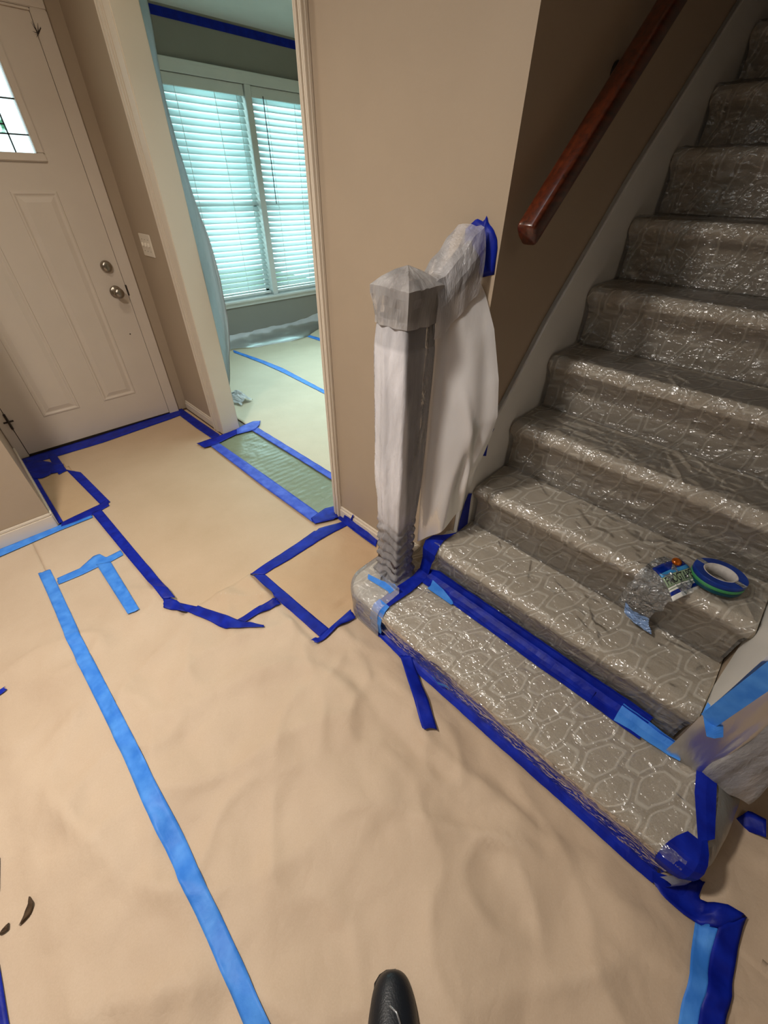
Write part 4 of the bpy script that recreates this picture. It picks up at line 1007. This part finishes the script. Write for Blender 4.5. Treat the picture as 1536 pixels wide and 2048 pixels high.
# ------------------------------------------------------------------ living room plastic
bm = bmesh.new(); rows = []
edge = resamp([(0, 2.70, 2.40), (0, 2.702, 2.03), (0, 2.734, 1.725), (0, 2.728, 1.618), (0, 2.685, 1.383), (0, 2.590, 1.19), (0, 2.559, .975), (0, 2.574, .755), (0, 2.646, .557), (0, 2.773, .283), (0, 2.84, .02)], 60)
for i, e in enumerate(edge):
    row = []; t = i/59
    for j in range(36):
        s = j/35; y = e.y+(3.36-e.y)*s
        x = 1.225+.05*s+.014*math.sin(s*22+3*noise.noise(Vector((t*2, s*2, 0))))*sstep(0, .1, s)+.015*noise.noise(Vector((s*6, t*9, 2)))
        row.append((max(x, 1.175), y, e.z))
    rows.append(row)
gridmesh(bm, rows); o = link('plastic_curtain', bm, 'curtain', None, True); tag(o, 'white plastic sheet hanging inside the living room behind the left doorway post', 'plastic sheet'); solid(o, .0004)
bm = bmesh.new(); rows = []
for i in range(24):
    t = i/23; z = 2.40-.72*t; row = []
    for j in range(8):
        s = j/7; row.append((1.20+.02*s+.006*math.sin(s*9+t*4), 1.43+(.135-.10*t)*s+.01*math.sin(t*7)*s, z))
    rows.append(row)
gridmesh(bm, rows); o = link('plastic_curtain', bm, 'curtain', None, True); tag(o, 'narrow gathered plastic sheet at the top behind the right doorway trim', 'plastic sheet'); solid(o, .0004)
bm = bmesh.new(); rows = []
for i in range(140):
    t = i/139; x = 1.2+3.4*t
    fy = 4.31 if x < 2 else (4.31-.10*sstep(2, 2.35, x)-.07*sstep(2.35, 2.8, x)+.21*sstep(2.8, 3.3, x)); row = []
    top = .10+.03*sstep(3.0, 3.5, x)*2
    prof = [(YW-.004, top), (YW-.02, top*.55), ((YW+fy)/2+.03, .045), ((YW+fy)/2, .028), (fy+.03, .03), (fy, .006)]
    for j, (y, z) in enumerate(prof):
        row.append((x, y+.012*noise.noise(Vector((x*9, j, 0))), max(.004, z+.014*noise.noise(Vector((x*7, j*.9, 4))))))
    rows.append(row)
gridmesh(bm, rows); o = link('floor_plastic', bm, 'milky_panel', None, True); tag(o, 'rumpled plastic strip along the living room baseboard under the window', 'plastic sheet')
crw = thing('crumpled_plastic', 'small crumpled white plastic bundle behind the left doorway post', 'plastic sheet', (1.42, 3.08, .01))
crumple('bundle', [[(1.33, 3.18, .02), (1.40, 3.15, .06), (1.47, 3.14, .01)], [(1.34, 3.08, .03), (1.42, 3.07, .10), (1.49, 3.06, .02)], [(1.38, 2.98, .01), (1.43, 3.0, .05), (1.50, 3.0, .008)]], 'milky_panel', .02, 6., crw)

# ------------------------------------------------------------------ shoe and scraps
def shoe():
    t = thing('shoe', 'black leather shoe toe at the bottom edge of the picture', 'shoe', (.0, -.06, .01))
    ax = Vector((.66, .75, 0)).normalized(); sd = Vector((ax.y, -ax.x, 0)); tip = Vector((.060, .006, .014))
    ang = math.atan2(ax.y, ax.x)
    # stations: distance from tip, half width, height, centre shift
    S = [(0, .012, .030, 0), (.006, .028, .040, 0), (.018, .040, .046, 0), (.04, .050, .052, -.001), (.07, .057, .060, -.003), (.10, .058, .070, -.004), (.14, .044, .086, 0), (.18, .038, .098, 0), (.22, .036, .104, 0), (.26, .035, .102, 0), (.285, .028, .098, 0), (.295, .016, .090, 0)]
    bm = bmesh.new(); rings = []
    for d, hw_, ht, sh in S:
        c0 = tip-ax*d+sd*sh; ring = []
        for k in range(20):
            a = math.pi*2*k/20; cx = math.cos(a); cz = math.sin(a)
            w_ = hw_*(abs(cx)**.85)*(1 if cx >= 0 else -1); zz = (ht*(cz**.8) if cz > 0 else -.004)
            ring.append(bm.verts.new(c0+sd*w_+Vector((0, 0, zz))))
        rings.append(ring)
    for a, b in zip(rings, rings[1:]):
        for k in range(20): bm.faces.new((a[k], a[(k+1) % 20], b[(k+1) % 20], b[k]))
    bm.faces.new(rings[0]); bm.faces.new(rings[-1][::-1])
    up = link('upper', bm, 'black', t, True)
    md = up.modifiers.new('sub', 'SUBSURF'); md.levels = 1; md.render_levels = 2
    bm = bmesh.new(); rings = []
    for z, g in ((.0, -.003), (.004, .001), (.016, .001), (.020, -.003)):
        L_ = [tip-ax*d+sd*(hw_+g+sh) for d, hw_, ht, sh in S]; R_ = [tip-ax*d+sd*(-hw_-g+sh) for d, hw_, ht, sh in S][::-1]
        rings.append([bm.verts.new((p.x, p.y, z+.005)) for p in L_+R_])
    n = len(rings[0])
    for a, b in zip(rings, rings[1:]):
        for k in range(n): bm.faces.new((a[k], a[(k+1) % n], b[(k+1) % n], b[k]))
    bm.faces.new(rings[0][::-1]); bm.faces.new(rings[-1]); link('sole', bm, 'sole', t)
    for i in range(4):
        d = .115+.024*i; h_ = .080+.012*i; bm = bmesh.new(); c0 = tip-ax*d
        tube(bm, [c0+sd*(-.024)+Vector((0, 0, h_-.012)), c0+sd*0+Vector((0, 0, h_+.003)), c0+sd*.024-ax*.012+Vector((0, 0, h_-.010))], .0028, 6); link('lace', bm, 'lace', t, True)
    bm = bmesh.new()
    for (pts) in ([(.052, .010, .0585), (.062, -.004, .0615), (.078, -.010, .0655)], [(.082, -.008, .067), (.10, -.012, .073), (.12, -.016, .079)]):
        tube(bm, [tip-ax*d-sd*s+Vector((0, 0, z_)) for d, s, z_ in pts], .0022, 6)
    link('piping', bm, 'stripe', t, True)
    bm = bmesh.new(); c0 = tip-ax*.235
    rows = []
    for z_, k_ in ((.092, 1.), (.115, .98), (.122, .95), (.118, .88), (.095, .8)):
        rows.append([c0+(ax*.042*math.cos(2*math.pi*j/24)+sd*.030*math.sin(2*math.pi*j/24))*k_+Vector((0, 0, z_)) for j in range(25)])
    gridmesh(bm, rows); bmesh.ops.remove_doubles(bm, verts=bm.verts, dist=1e-5); link('collar', bm, 'black', t, True)
shoe()
for (pts, lab) in (([(-.500, .740, .016), (-.498, .722, .018), (-.512, .706, .014), (-.530, .699, .010)], 'curled brown scrap on the left paper sheet, the larger one near the frame edge'), ([(-.548, .722, .012), (-.556, .713, .018), (-.566, .712, .010)], 'small brown scrap on the left paper sheet at the frame edge')):
    rows = []
    for i, q in enumerate(resamp(pts, 12)):
        w_ = .009*math.sin(math.pi*(i+.6)/12.2); q.z = hfun(q.x, q.y)+.002
        rows.append([q+Vector((-w_, w_*.6, .001)), q+Vector((0, 0, .004+.006*math.sin(i*.6)**2)), q+Vector((w_*.6, -w_*.6, .010*abs(math.sin(i*.5))))])
    bm = bmesh.new(); gridmesh(bm, rows); o = link('paper_scrap', bm, 'scrap', None, True); solid(o, .0008, 0); tag(o, lab, 'scrap')
